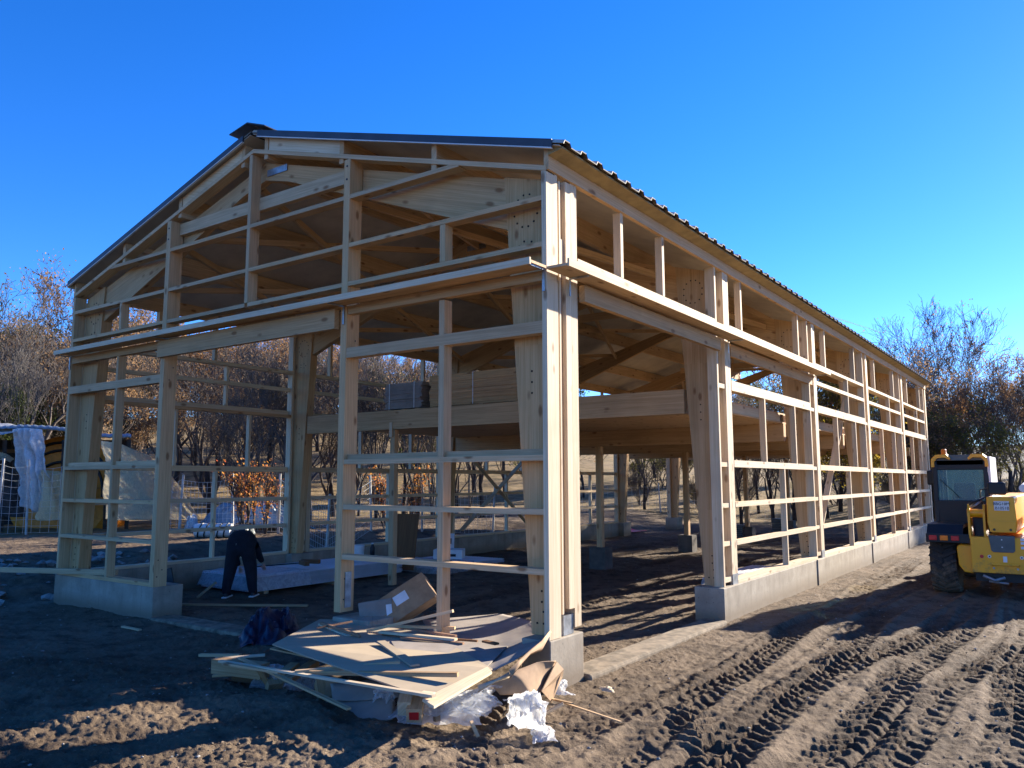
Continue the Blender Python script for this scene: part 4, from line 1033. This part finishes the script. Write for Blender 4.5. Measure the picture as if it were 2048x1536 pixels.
# chunky offcuts and blocks under the sheets
BL = [((432, 1330, .26), (530, 1342, .26), .13, .14, 'oldwood', 'crate like wooden block at the left end of the heap'),
      ((470, 1350, .16), (560, 1356, .16), .12, .10, 'osb', 'dark beam offcut below the left block'),
      ((590, 1330, .30), (560, 1352, .26), .10, .05, 'oldwood', 'brown board offcut in the gap under the tan sheet'),
      ((630, 1325, .30), (575, 1360, .24), .10, .05, 'oldwood', 'second brown board offcut in the gap, farther right'),
      ((643, 1362, .26), (650, 1402, .12), .12, .10, 'oldwood', 'brown upright offcut left of two under the sheet edge'),
      ((665, 1365, .26), (662, 1398, .14), .11, .10, 'card', 'rounded brown offcut right of two under the sheet edge'),
      ((545, 1368, .12), (550, 1380, .08), .14, .14, 'spruce', 'square pale block end near the blue film'),
      ((815, 1390, .26), (808, 1418, .20), .11, .12, 'pale', 'square timber end with a pale top under the lath tips'),
      ((838, 1392, .24), (828, 1432, .16), .13, .12, 'spruce', 'square timber end painted red at its cut face'),
      ((880, 1400, .24), (882, 1440, .08), .14, .05, 'card', 'brown board on edge beside the red tipped timber')]
for a, b, w, h, m_, lb in BL:
    A_, B_ = at(*a[:2], z=a[2]), at(*b[:2], z=b[2]); t = plank(lb, A_, B_, w, h, m_, 'wood_offcut', 'wood offcut')
    if 'red' in lb and 'painted' in lb:
        d = (B_-A_).normalized(); c = (A_+B_)/2; e = B_-c
        MB().beam(e+d*.001, e+d*.006, w*.62, h*.55).build('red_mark', M['red'], t)
def crumple(name, label, cat, pts, m_, lift=.12, n=40, amp=.06, seed=1, sc=7, part='film', th=0):
    """loose sheet heaped inside a quadrilateral of ground points"""
    c = ctr(pts); t = thing(name, label, cat, c); Q = [np.array(p-c) for p in pts]
    u, v = np.meshgrid(np.linspace(0, 1, n), np.linspace(0, 1, n), indexing='ij'); U, V = u[..., None], v[..., None]
    P = Q[0]*(1-U)*(1-V)+Q[1]*U*(1-V)+Q[2]*U*V+Q[3]*(1-U)*V
    dome = (np.sin(math.pi*np.clip(u, .02, .98))*np.sin(math.pi*np.clip(v, .02, .98)))**.5
    rid = 1-np.abs(fbm(u*sc*.6, v*sc*.6, 3, seed))*2.6
    P[..., 2] += dome*lift*(.55+.6*rid)+amp*.30*(.5-np.abs(fbm(u*sc*1.3, v*sc*1.3, 2, seed+5))*2)*dome
    P[..., 0] += amp*fbm(u*sc*.45, v*sc*.45, 3, seed+9)*1.8; P[..., 1] += amp*fbm(u*sc*.45+9, v*sc*.45, 3, seed+11)*1.8
    grid_obj(part, P, m_, t, smooth=False, thick=th); return t
crumple('plastic_film', 'long tube of clear film along the front foot of the heap', 'plastic film', P3((768, 1440, .10), (975, 1432, .14), (990, 1405, .20), (800, 1450-40, .12))[:4], M['film'], .16, amp=.05, seed=3)
crumple('plastic_film', 'rolled clear film with a shiny rounded end lying on the mud', 'plastic film', P3((790, 1455, .04), (960, 1450, .04), (965, 1428, .10), (795, 1436, .10)), M['filmwhite'], .13, amp=.035, seed=4, sc=6)
crumple('plastic_film', 'bluish clear film bulging out below the tan board', 'plastic film', P3((880, 1435, .06), (985, 1430, .08), (1010, 1372, .34), (905, 1392, .36)), M['film'], .10, amp=.06, seed=5)
crumple('plastic_film', 'bright white crumpled film spilling forward on the mud', 'plastic film', P3((1012, 1455, .05), (1085, 1478, .03), (1092, 1405, .28), (1015, 1400, .24)), M['filmwhite'], .17, amp=.07, seed=6, sc=8)
crumple('plastic_film', 'small pointed tail of film in front of the white one', 'plastic film', P3((1060, 1486, .02), (1116, 1486, .02), (1095, 1450, .05), (1060, 1455, .05)), M['filmwhite'], .05, amp=.03, seed=7, n=20)
crumple('plastic_film', 'narrow twist of blue tinted film beside the two timber ends', 'plastic film', P3((742, 1420, .10), (790, 1425, .10), (780, 1382, .30), (745, 1388, .28)), M['film'], .08, amp=.05, seed=8)
crumple('plastic_film', 'blue tinted film crumpled under the long lath at the left', 'plastic film', P3((560, 1385, .05), (650, 1378, .06), (640, 1345, .26), (575, 1350, .22)), M['film'], .10, amp=.05, seed=9)
crumple('plastic_film', 'scrap of film against the corner pier', 'plastic film', P3((1095, 1395, .05), (1140, 1392, .04), (1135, 1368, .12), (1105, 1370, .16)), M['filmwhite'], .08, amp=.05, seed=10, n=24)
crumple('plastic_film', 'light blue film between the left offcuts', 'plastic film', P3((505, 1385, .03), (560, 1388, .03), (570, 1330, .30), (530, 1335, .30)), M['film'], .07, amp=.05, seed=12, n=24)
crumple('paper_scrap', 'cream paper scrap lying on the mud near the threshold', 'paper', P3((1200, 1383, .02), (1226, 1386, .02), (1226, 1376, .03), (1204, 1374, .03)), M['pale'], .03, amp=.02, seed=13, n=10)
t = crumple('rubbish_bag', 'dark blue rubbish bag slumped behind the left end of the heap', 'bag', P3((470, 1300, .0), (560, 1300, .0), (592, 1250, .05), (500, 1255, .05)), M['blackbag'], .34, amp=.08, seed=14, sc=4, part='bag')
crumple('bag_top', 'gathered top of dark blue bag poking up behind the slumped one', 'bag', P3((560, 1268, .1), (592, 1262, .1), (588, 1235, .15), (560, 1240, .15)), M['blackbag'], .22, amp=.05, seed=15, sc=4, part='bag', n=24)
# packing under the heap
curved('cardboard_sheet', 'grey cardboard folded in layers under the tan sheet', 'cardboard', P3((625, 1405, .08), (700, 1395, .16), (790, 1380, .24)), P3((640, 1440, .03), (720, 1450, .05), (785, 1440, .10)), .05, M['cardgrey'], seed=5)
curved('cardboard_sheet', 'second folded layer of grey cardboard above the lowest one', 'cardboard', P3((660, 1368, .26), (740, 1360, .30), (800, 1365, .32)), P3((665, 1402, .16), (740, 1400, .20), (800, 1395, .22)), .03, M['cardgrey'], seed=6)
curved('cardboard_sheet', 'sunlit tip of cardboard reaching onto the earth mound', 'cardboard', P3((614, 1412, .10), (640, 1425, .10)), P3((618, 1428, .06), (660, 1438, .05)), .0, M['card'], seed=7, n=8)
# cardboard boxes behind the heap
def carton(label, c, rot, size, m_='card', extra=None, name='cardboard_box'):
    t = thing(name, label, 'cardboard box', c); R3 = Matrix.Rotation(rot[2], 3, 'Z')@Matrix.Rotation(rot[1], 3, 'Y')@Matrix.Rotation(rot[0], 3, 'X')
    t.rotation_euler = R3.to_euler(); a, b_, h = size
    me = MB().box(-a/2, a/2, -b_/2, b_/2, -h/2, h/2).build('carton', M[m_], t, bevel=.012)
    MB().box(-a/2+.03, a/2-.03, -.03, .03, h/2+.001, h/2+.003).build('tape', M['paperboard'], t)
    for (x0, x1, z0, z1) in (extra or []): MB().box(x0, x1, -b_/2-.003, -b_/2-.001, z0, z1).build('sticker', M['paper'], t)
    return t
carton('crushed cardboard box standing in the bay with white labels', at(812, 1205, y=.72)+Vector((0, 0, .0)), (R_(-18), R_(-32), R_(42)), (.74, .42, .36), extra=[(-.1, .08, -.02, .10)])
carton('smaller battered cardboard box left of the labelled one', at(755, 1222, y=.45), (R_(-8), R_(-8), R_(38)), (.42, .30, .26), 'cardgrey', extra=[(.13, .20, -.10, .06)])

# ------------------------------------------------------------------ shelter, tarps, fence on the left
def L_(u, v, dist):
    """point at a horizontal distance along the sight line of a pixel"""
    r = RC.T@np.array([(u-PPX[0])/F_PX, (v-PPX[1])/F_PX, 1.0]); r = r/np.hypot(r[0], r[1]); return Vector(CAM+r*dist)
def gl(u, dist): x, y = along(u, dist); return Vector((x, y, gz(x, y)))
D0 = 31.0
sh = thing('machine_shelter', 'low open shelter with a curved corrugated roof at the left edge', 'shelter', gl(40, D0))
def rel(t, p): return p-t.location
A = []
for i, u in enumerate(np.linspace(-160, 262, 60)):
    v = 872-18*math.sin(math.pi*np.clip((u+120)/330, 0, 1))+(6 if i % 2 else 0)*.25
    A.append([tuple(rel(sh, L_(u, v, D0-1.2))), tuple(rel(sh, L_(u, v-4, D0+1.0))), tuple(rel(sh, L_(u, v+2, D0+4.0)))])
grid_obj('roof', np.array(A), M['bluesheet'], sh, smooth=False, thick=.05)
for u in (-150, 10, 128, 215, 258):
    a = L_(u, 880, D0-.8); b_ = gl(u, D0-.8); MB().beam(rel(sh, b_), rel(sh, a), .12, .12).build('post', M['bark'], sh)
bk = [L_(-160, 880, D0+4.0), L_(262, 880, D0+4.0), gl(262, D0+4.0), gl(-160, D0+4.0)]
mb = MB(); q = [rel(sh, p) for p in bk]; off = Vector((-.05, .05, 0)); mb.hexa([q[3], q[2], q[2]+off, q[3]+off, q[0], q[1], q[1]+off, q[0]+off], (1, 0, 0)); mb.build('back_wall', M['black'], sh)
# orange machine inside
om = thing('orange_machine', 'orange round baler under the shelter with dark curved bands', 'farm machine', gl(120, D0+1.2))
c0 = rel(om, L_(150, 985, D0+1.2)); ax = Vector((RC[2, 0], RC[2, 1], 0)).normalized(); side_ = Vector((RC[0, 0], RC[0, 1], 0)).normalized()
m_ = MB(); m_.lathe(c0-ax*.9, ax, [(0, 1.7), (.15, 1.95), (1.4, 1.95), (1.55, 1.7)], 40); m_.build('drum', M['orange'], om)
for k, r in enumerate((1.05, 1.45, 1.72)):
    MB().tube([c0-ax*(.93+.0*k)+side_*(r*math.cos(a))+Vector((0, 0, r*math.sin(a))) for a in np.linspace(-.1, math.pi+.1, 30)], .05, 6).build('band', M['black'], om)
for k in range(4): mbx = MB().beam(rel(om, L_(-30+k*3, 905+k*14, D0+.5)), rel(om, L_(62, 900+k*16, D0+.5)), .1, .12).build('guard_rail', M['osb'], om)
# sheets of film and canvas
def drape(name, label, cat, top, bot, m_, amp=.12, folds=9, seed=0, n=46, part='sheet', th=.01):
    c = ctr(top+bot); t = thing(name, label, cat, c)
    def res(E):
        E = [np.array(p-c) for p in E]; L = np.linspace(0, 1, len(E)); s = np.linspace(0, 1, n); return np.stack([np.interp(s, L, [e[k] for e in E]) for k in range(3)], -1)
    A, B = res(top), res(bot); w = np.linspace(0, 1, n)[:, None]; P = A[None]*(1-w[..., None])+B[None]*w[..., None]
    s = np.linspace(0, 1, n)[None]; dv = np.array([RC[2, 0], RC[2, 1], 0]); dv /= np.linalg.norm(dv)
    f = .7*np.sin(s*folds*math.tau*.6+7*fbm(s*2+0*w, w*2.2+0*s, 2, seed))*(.4+.6*w)+2.2*(.4-np.abs(fbm(s*4+w*1.5, w*3+0*s, 3, seed+3)))
    P = P+amp*f[..., None]*dv; grid_obj(part, P, m_, t, thick=th); return t
drape('hanging_film', 'white plastic sheet hanging from the shelter roof', 'plastic sheet', [L_(22, 858, D0-1.6), L_(50, 856, D0-1.6), L_(76, 858, D0-1.6)], [L_(40, 1012, D0-1.9), L_(72, 1026, D0-2.4), L_(104, 1008, D0-2.0)], M['sheetwhite'], .20, 4, 1)
drape('roof_film', 'pale blue white sheet thrown over the shelter roof at the left edge', 'plastic sheet', [L_(-60, 846, D0+.8), L_(20, 847, D0+.8), L_(52, 860, D0-.6)], [L_(-60, 872, D0-1.7), L_(0, 869, D0-1.7), L_(40, 862, D0-1.6)], M['filmwhite'], .05, 3, 2, n=20)
drape('canvas_tarp', 'cream canvas tarpaulin draped beside the shelter, pegged out to the right', 'tarpaulin', [L_(205, 882, D0-2.4), L_(232, 886, D0-1.7), L_(300, 912, D0+.2), L_(325, 930, D0+1.0)], [L_(205, 1038, D0-4.8), L_(250, 1041, D0-3.8), L_(340, 1040, D0-1.4), L_(402, 1036, D0+.6)], M['canvas'], .20, 4, 5)
drape('canvas_tarp', 'cream canvas folds hanging low between film and barn corner', 'tarpaulin', [L_(84, 940, D0-1.9), L_(130, 944, D0-.6)], [L_(72, 1040, D0-3.6), L_(96, 1042, D0-3.0), L_(130, 1038, D0-1.8)], M['canvas'], .14, 3, 6)
drape('hay_cover', 'grey brown netted cover low at the left edge', 'cover', [L_(-60, 912, D0-1.0), L_(0, 914, D0-1.0), L_(34, 925, D0-1.0)], [L_(-60, 1034, D0-1.8), L_(0, 1034, D0-1.8), L_(52, 1034, D0-1.8)], M['bark'], .12, 4, 7)
crumple('sheet_roll', 'cream folded sheet on top of the netted cover', 'plastic sheet', [L_(-60, 918, D0-1.6), L_(26, 925, D0-1.6), L_(26, 916, D0-.6), L_(-60, 914, D0-.6)], M['canvas'], .25, amp=.08, seed=20, n=20)

# wire fence: netting in panels between posts
def fence(label, pts, hgt, cell=.16, name='wire_fence', post='fencepost', lean=0):
    t = thing(name, label, 'fence', pts[0]); w = MB()
    for i in range(len(pts)-1):
        a, b_ = rel(t, pts[i]), rel(t, pts[i+1]); L = (b_-a).length; n = max(2, int(L/cell)); m = int(hgt/cell)
        for k in range(m+1):
            z = .06+k*hgt/m; seg = 6
            P = [a.lerp(b_, s/seg)+Vector((0, 0, z-(.10*math.sin(math.pi*s/seg)*(k/m)))) for s in range(seg+1)]
            w.tube(P, .0045, 3, False)
        for k in range(n):
            p = a.lerp(b_, (k+.5)/n); s_ = (k+.5)/n; w.tube([p+Vector((0, 0, .05)), p+Vector((.02*math.sin(k), 0, hgt+.06-.10*math.sin(math.pi*s_)))], .005, 3, False)
    w.build('netting', M['wire'], t)
    for i, p in enumerate(pts):
        q = rel(t, p); ln = .1*math.sin(i*2.1); MB().tube([q+Vector((0, 0, -.2)), q+Vector((ln, ln*.3, hgt+.22))], [.038, .034], 8).build('post', M[post], t)
    return t
fence('pale wire netting fence behind the left wall', [gl(u, d) for u, d in ((340, 27.5), (362, 27.5), (470, 26), (560, 25), (655, 21.5), (745, 26), (845, 27), (985, 28))], 1.55)
fence('wire netting fence before the netted cover at the far left', [gl(u, d) for u, d in ((-80, 27.0), (0, 27.5), (60, 28), (130, 28))], 2.0, .2)
fence('wire fence at the foot of the slope beyond the open back gable', [gl(u, d) for u, d in ((1120, 42), (1190, 42), (1320, 43), (1440, 44), (1600, 45))], 1.3, .4)
# things lying by the fence
t = thing('tyre_roll', 'white rolled cover with dark curved stripes lying by the fence', 'roll', gl(432, 24))
rd = (side_.x, side_.y)
MB().tube([(-.5*rd[0], -.5*rd[1], .2), (.5*rd[0], .5*rd[1], .2)], .19, 16).build('roll', M['white'], t)
for k in range(5):
    c = Vector((rd[0]*(-.36+k*.18), rd[1]*(-.36+k*.18), .2)); MB().tube([c+Vector((-rd[1]*.195*math.cos(a)+rd[0]*.06*math.sin(a), rd[0]*.195*math.cos(a)+rd[1]*.06*math.sin(a), .195*math.sin(a))) for a in np.linspace(0, math.tau, 16)], .018, 5, False).build('stripe', M['black'], t)
crumple('covered_pile', 'long low pile covered with a blue grey sheet behind the fence', 'covered pile', [gl(405, 27.5), gl(600, 25.5), gl(610, 27.5), gl(410, 29.5)], M['bluesheet'], .95, amp=.15, seed=30, part='sheet')
crumple('white_heap', 'small heap of white sheets near the fence behind the tarpaulin', 'plastic sheet', [gl(375, 26.5), gl(402, 26.5), gl(402, 28), gl(375, 28)], M['filmwhite'], .5, amp=.1, seed=31, n=20)
crumple('scrap_heap', 'small dark and white scrap heap on the ground near the fence', 'scrap', [gl(475, 23.5), gl(512, 23.5), gl(512, 24.6), gl(475, 24.6)], M['greypaint'], .35, amp=.1, seed=32, n=20)

# ------------------------------------------------------------------ trees
def tree_proto(seed, height, spread, leaves, lm, bark, nleaf=2600, lsize=.10, stems=1, up=.5, depth=6, thin=1.0, skirt=.25):
    r = random.Random(seed); tr = MB(); cr = MB(); br = MB(); tips = []
    def grow(p, d, L, rad, lev):
        seg = 3 if lev < 3 else 2; pts = [p]; rr = [rad]
        for i in range(seg):
            rad = max(rad, .009); d = (d+Vector((r.uniform(-1, 1), r.uniform(-1, 1), r.uniform(-.5, .8)))*(.10+.045*lev)).normalized(); p = p+d*L/seg; pts.append(p); rr.append(rad*(1-.38*(i+1)/seg))
        (tr if lev == 0 else br).tube(pts, rr, 7 if lev < 2 else 4 if lev < 4 else 3, lev == 0)
        if lev >= depth-2: tips.extend(pts[1:])
        if lev >= depth: return
        nb = (4 if lev == 0 else 3) if lev < 4 else 2+(r.random() < .5)
        for k in range(nb):
            a = r.uniform(0, math.tau); s = r.uniform(.45, .95)*spread; q = d.orthogonal().normalized(); q.rotate(Matrix.Rotation(a, 3, d))
            nd = (d+q*s+Vector((0, 0, up*.35))).normalized(); j = r.randint(1, seg) if k else seg
            grow(pts[j], nd, L*r.uniform(.60, .84), rr[j]*r.uniform(.55, .75), lev+1)
    for s in range(stems):
        a = r.uniform(0, 6.28); grow(Vector((.25*math.cos(a)*(stems > 1), .25*math.sin(a)*(stems > 1), -.3)), Vector((.25*math.cos(a)*(stems > 1), .25*math.sin(a)*(stems > 1), 1)).normalized(), height*.30, height*.016*thin, 0)
    mz = max(p.z for p in tips); k = height/mz
    for m in (tr, br): m.v = [(x*k, y*k, z*k) for x, y, z in m.v]
    tips = [p*k for p in tips]
    if leaves:
        # leaves grow in clumps, so that parts of the crown stay bare
        cl = [t_ for t_ in tips if r.random() < leaves]
        for _ in range(nleaf):
            c = r.choice(cl)+Vector((r.gauss(0, 1), r.gauss(0, 1), r.gauss(0, 1)))*(.13 if height > 3 else .07); s = lsize*r.uniform(.6, 1.3)
            a = Vector((r.gauss(0, 1), r.gauss(0, 1), r.gauss(0, 1))).normalized(); b_ = a.orthogonal().normalized(); cc = a.cross(b_)
            i0 = len(cr.v); cr.v += [tuple(c-b_*s), tuple(c+cc*s*.55), tuple(c+b_*s), tuple(c-cc*s*.55)]; cr.f.append((i0, i0+1, i0+2, i0+3)); cr.mi.append(0); cr.uv += [(0, 0)]*4
    root = bpy.data.objects.new('tree', None)
    def ob(nm, mb, mt):
        o = mb.build(nm, mt, root, smooth=True); return o
    a = ob('trunk', tr, M[bark]); b_ = ob('branches', br, M['twig' if bark == 'bark' else bark]); c_ = ob('foliage', cr, M[lm]) if leaves else None
    return root
PROTO = {}
def proto_add(key, n, **kw): PROTO[key] = [tree_proto(seed=hash_(key)+i*17, **kw) for i in range(n)]
def hash_(s): return sum(ord(c)*(i+3) for i, c in enumerate(s))
proto_add('oakbrown', 3, height=9, spread=.75, leaves=.6, lm='leafbrown', bark='bark', nleaf=9500, lsize=.05, depth=7, thin=.9)
proto_add('oakrust', 2, height=8, spread=.8, leaves=.5, lm='leafrust', bark='bark', nleaf=8000, lsize=.05, depth=7, thin=.9)
proto_add('bare', 3, height=9, spread=.7, leaves=.2, lm='leafbrown', bark='bark', nleaf=1200, lsize=.045, depth=7, thin=.9)
proto_add('barepale', 2, height=7, spread=.55, leaves=0, lm='leafbrown', bark='barkpale', depth=7, thin=.6)
proto_add('shrubby', 2, height=4.5, spread=.9, leaves=.15, lm='leafolive', bark='bark', nleaf=700, lsize=.045, stems=4, thin=.7)
proto_add('green', 2, height=7, spread=.6, leaves=.95, lm='leafgreen', bark='bark', nleaf=14000, lsize=.06)
proto_add('olive', 2, height=6, spread=.75, leaves=.6, lm='leafolive', bark='bark', nleaf=6500, lsize=.05)
proto_add('yellow', 1, height=5, spread=.7, leaves=.5, lm='leafyellow', bark='bark', nleaf=5000, lsize=.05)
proto_add('orangebush', 1, height=2.1, spread=.25, leaves=.9, lm='leaforange', bark='bark', nleaf=1500, lsize=.035, stems=5, depth=4, up=1.5)
INFO = {'oakbrown': ('oak_tree', 'oak with withered brown leaves in the wood beyond the barn', 'tree', 'brown leaved oaks of the wood'),
        'oakrust': ('oak_tree', 'oak with rust red leaves in the wood beyond the barn', 'tree', 'rust leaved oaks of the wood'),
        'bare': ('bare_tree', 'dark tree with bare branches in the wood beyond the barn', 'tree', 'bare trees of the wood'),
        'barepale': ('bare_tree', 'slender pale grey leafless tree in the wood beyond the barn', 'tree', 'pale leafless trees of the wood'),
        'shrubby': ('bush', 'many stemmed leafless bush at the edge of the wood', 'bush', 'leafless bushes at the edge of the wood'),
        'green': ('evergreen_tree', 'dense dark green tree among the bare ones', 'tree', 'green trees of the wood'),
        'olive': ('tree', 'tree with thin olive green leaves at the edge of the wood', 'tree', 'olive leaved trees of the wood'),
        'yellow': ('tree', 'small tree with bright yellow leaves beyond the barn', 'tree', 'yellow trees beyond the barn'),
        'orangebush': ('bush', 'bright orange bush beside the netting fence', 'bush', 'orange bushes by the fence')}
used = set()
def put(key, u, dist, h, label=None, rot=None, wide=1.0):
    base = {'oakbrown': 9, 'oakrust': 8, 'bare': 9, 'barepale': 7, 'shrubby': 4.5, 'green': 7, 'olive': 6, 'yellow': 5, 'orangebush': 2.1}[key]
    pr = random.choice(PROTO[key]); nm, lb, ct, gp = INFO[key]
    root = bpy.data.objects.new(nm, None); COL.objects.link(root); root.empty_display_size = .3
    for ch in pr.children:
        c = ch.copy(); COL.objects.link(c); c.parent = root
    x, y = along(u, dist); root.location = (x, y, gz(x, y)-.05); k = h/base; root.scale = (k*wide, k*wide, k)
    root.rotation_euler = (0, 0, random.uniform(0, 6.28) if rot is None else rot)
    tag(root, label or lb, ct, None if label else gp); return root
R2 = random.Random(5)
# single trees one can point to
put('bare', 78, 40, 11.6, 'tallest bare oak at the left, spreading above the shelter', wide=1.25)
put('oakbrown', 130, 44, 12.0, 'brown oak just left of the barn roof edge', wide=.9)
put('barepale', 52, 35, 8.0, 'slender pale tree just behind the shelter roof', wide=1.0)
put('green', 20, 46, 6.5, 'dark evergreen just left of the tallest bare oak')
put('green', -40, 40, 6.0, 'dark evergreen at the left edge of the picture')
put('orangebush', 512, 24.6, 2.3, 'orange red bush standing before the netting fence, the nearer one')
put('orangebush', 800, 27.0, 2.2, 'orange bush seen between the right bay studs')
put('yellow', 1725, 30, 4.8, 'yellow leaved tree behind the diagonal board of the long wall', wide=1.1)
put('olive', 1288, 44, 5.6, 'small olive tree alone on the dry slope beyond the back gable')
put('oakrust', 1868, 46, 8.2, 'rust leaved oak just right of the far eave', wide=1.2)
put('bare', 1885, 54, 12.5, 'tallest bare tree to the right of the far eave', wide=.8)
put('bare', 1800, 52, 11.5, 'bare tree rising over the end of the roof')
put('bare', 1955, 50, 10.2, 'broad bare tree above the telehandler cab', wide=1.3)
put('olive', 1905, 40, 6.0, 'olive leaved tree low behind the telehandler cab', wide=1.3)
put('oakbrown', 2068, 48, 9.8, 'dark brown tree cut by the right edge')
put('green', 808, 38, 7.0, 'dark green tree seen above the upper floor stacks')
# the wood in rows up the hillside
WOOD = []
for (u0, u1, n, d0, d1, h0, h1, keys) in (
        (400, 1000, 15, 31, 37, 6.0, 8.5, ('bare', 'bare', 'bare', 'barepale', 'oakbrown')),
        (-80, 1000, 20, 40, 49, 8, 10.5, ('bare', 'oakbrown', 'oakrust', 'barepale', 'olive', 'oakbrown')),
        (-80, 1150, 22, 50, 62, 9.5, 12, ('oakbrown', 'oakrust', 'oakbrown', 'oakrust', 'green')),
        (120, 1100, 20, 66, 88, 9.5, 12, ('oakbrown', 'oakrust', 'oakbrown')),
        (700, 1150, 9, 33, 42, 4.5, 7, ('bare', 'olive', 'green', 'bare')),
        (1150, 1560, 12, 56, 74, 6.0, 9.0, ('green', 'olive', 'bare', 'oakbrown')),
        (1400, 1830, 13, 38, 54, 6.0, 9.0, ('bare', 'olive', 'oakbrown', 'bare')),
        (1850, 2180, 11, 44, 62, 6.0, 8.8, ('bare', 'bare', 'olive', 'barepale')),
        (1780, 2200, 6, 66, 85, 6.0, 8.5, ('bare', 'barepale', 'oakbrown')),
        (-80, 1100, 14, 30, 44, 1.4, 2.4, ('shrubby',)), (1150, 2150, 26, 44, 66, 1.6, 3.4, ('shrubby', 'shrubby', 'olive'))):
    for i in range(n):
        u = u0+(u1-u0)*(i+R2.uniform(.1, .9))/n; ky = R2.choice(keys); dist = R2.uniform(d0, d1)
        tx, ty = along(u, dist); sd = (ty-9)/.961
        if 0 < sd < 26 and -37 < tx-.276*sd < -20:      # a clearing: the sun reaches the shelter through it
            if dist > 38: continue
            ky = 'barepale' if i % 2 else 'bare'
        WOOD.append((ky, u, dist, put(ky, u, dist, R2.uniform(h0, h1), wide=R2.uniform(.85, 1.25))))
ORD = 'first second third fourth fifth sixth seventh eighth ninth tenth eleventh twelfth'.split()
SHORT = {'oakbrown': 'brown leaved oak', 'oakrust': 'rusty leaved oak', 'bare': 'dark bare tree', 'barepale': 'pale bare tree', 'shrubby': 'leafless bush', 'green': 'dark green tree', 'olive': 'olive leaved tree', 'yellow': 'yellow tree'}
BK = {}
for ky, u, dist, o in WOOD:
    pl = 'left of the barn' if u < 120 else 'through the left front bay' if u < 325 else 'through the wide front opening' if u < 690 else 'through the right front bay' if u < 1120 else 'through the open side bay' if u < 1450 else 'through the long wall' if u < 1860 else 'right of the barn'
    rw = 'at the wood edge' if dist < 37 else 'in the second row' if dist < 49 else 'in the third row' if dist < 64 else 'highest up the slope'
    BK.setdefault((ky, pl, rw), []).append((u, o))
for (ky, pl, rw), L in BK.items():
    L.sort(key=lambda q: q[0])
    for i, (u, o) in enumerate(L): o['label'] = (SHORT[ky]+' ' if len(L) == 1 else ORD[i]+' '+SHORT[ky]+' from the left ')+rw+', '+pl
# vapour trail
a, b = L_(1640, 626, 6000), L_(1760, 664, 6000); vt = MB()
vt.tube([a+(b-a)*s for s in np.linspace(0, 1, 12)], [7*(1-s*.8) for s in np.linspace(0, 1, 12)], 6)
m_, n_, b_ = mat('vapour', (.9, .9, .9), 1); b_.inputs['Alpha'].default_value = .35
tag(vt.build('vapour_trail', m_, None, smooth=True), 'thin white vapour trail in the sky above the far roof edge', 'vapour trail')
for key, L in PROTO.items():
    for root in L:
        for ch in list(root.children): bpy.data.objects.remove(ch)
        bpy.data.objects.remove(root)
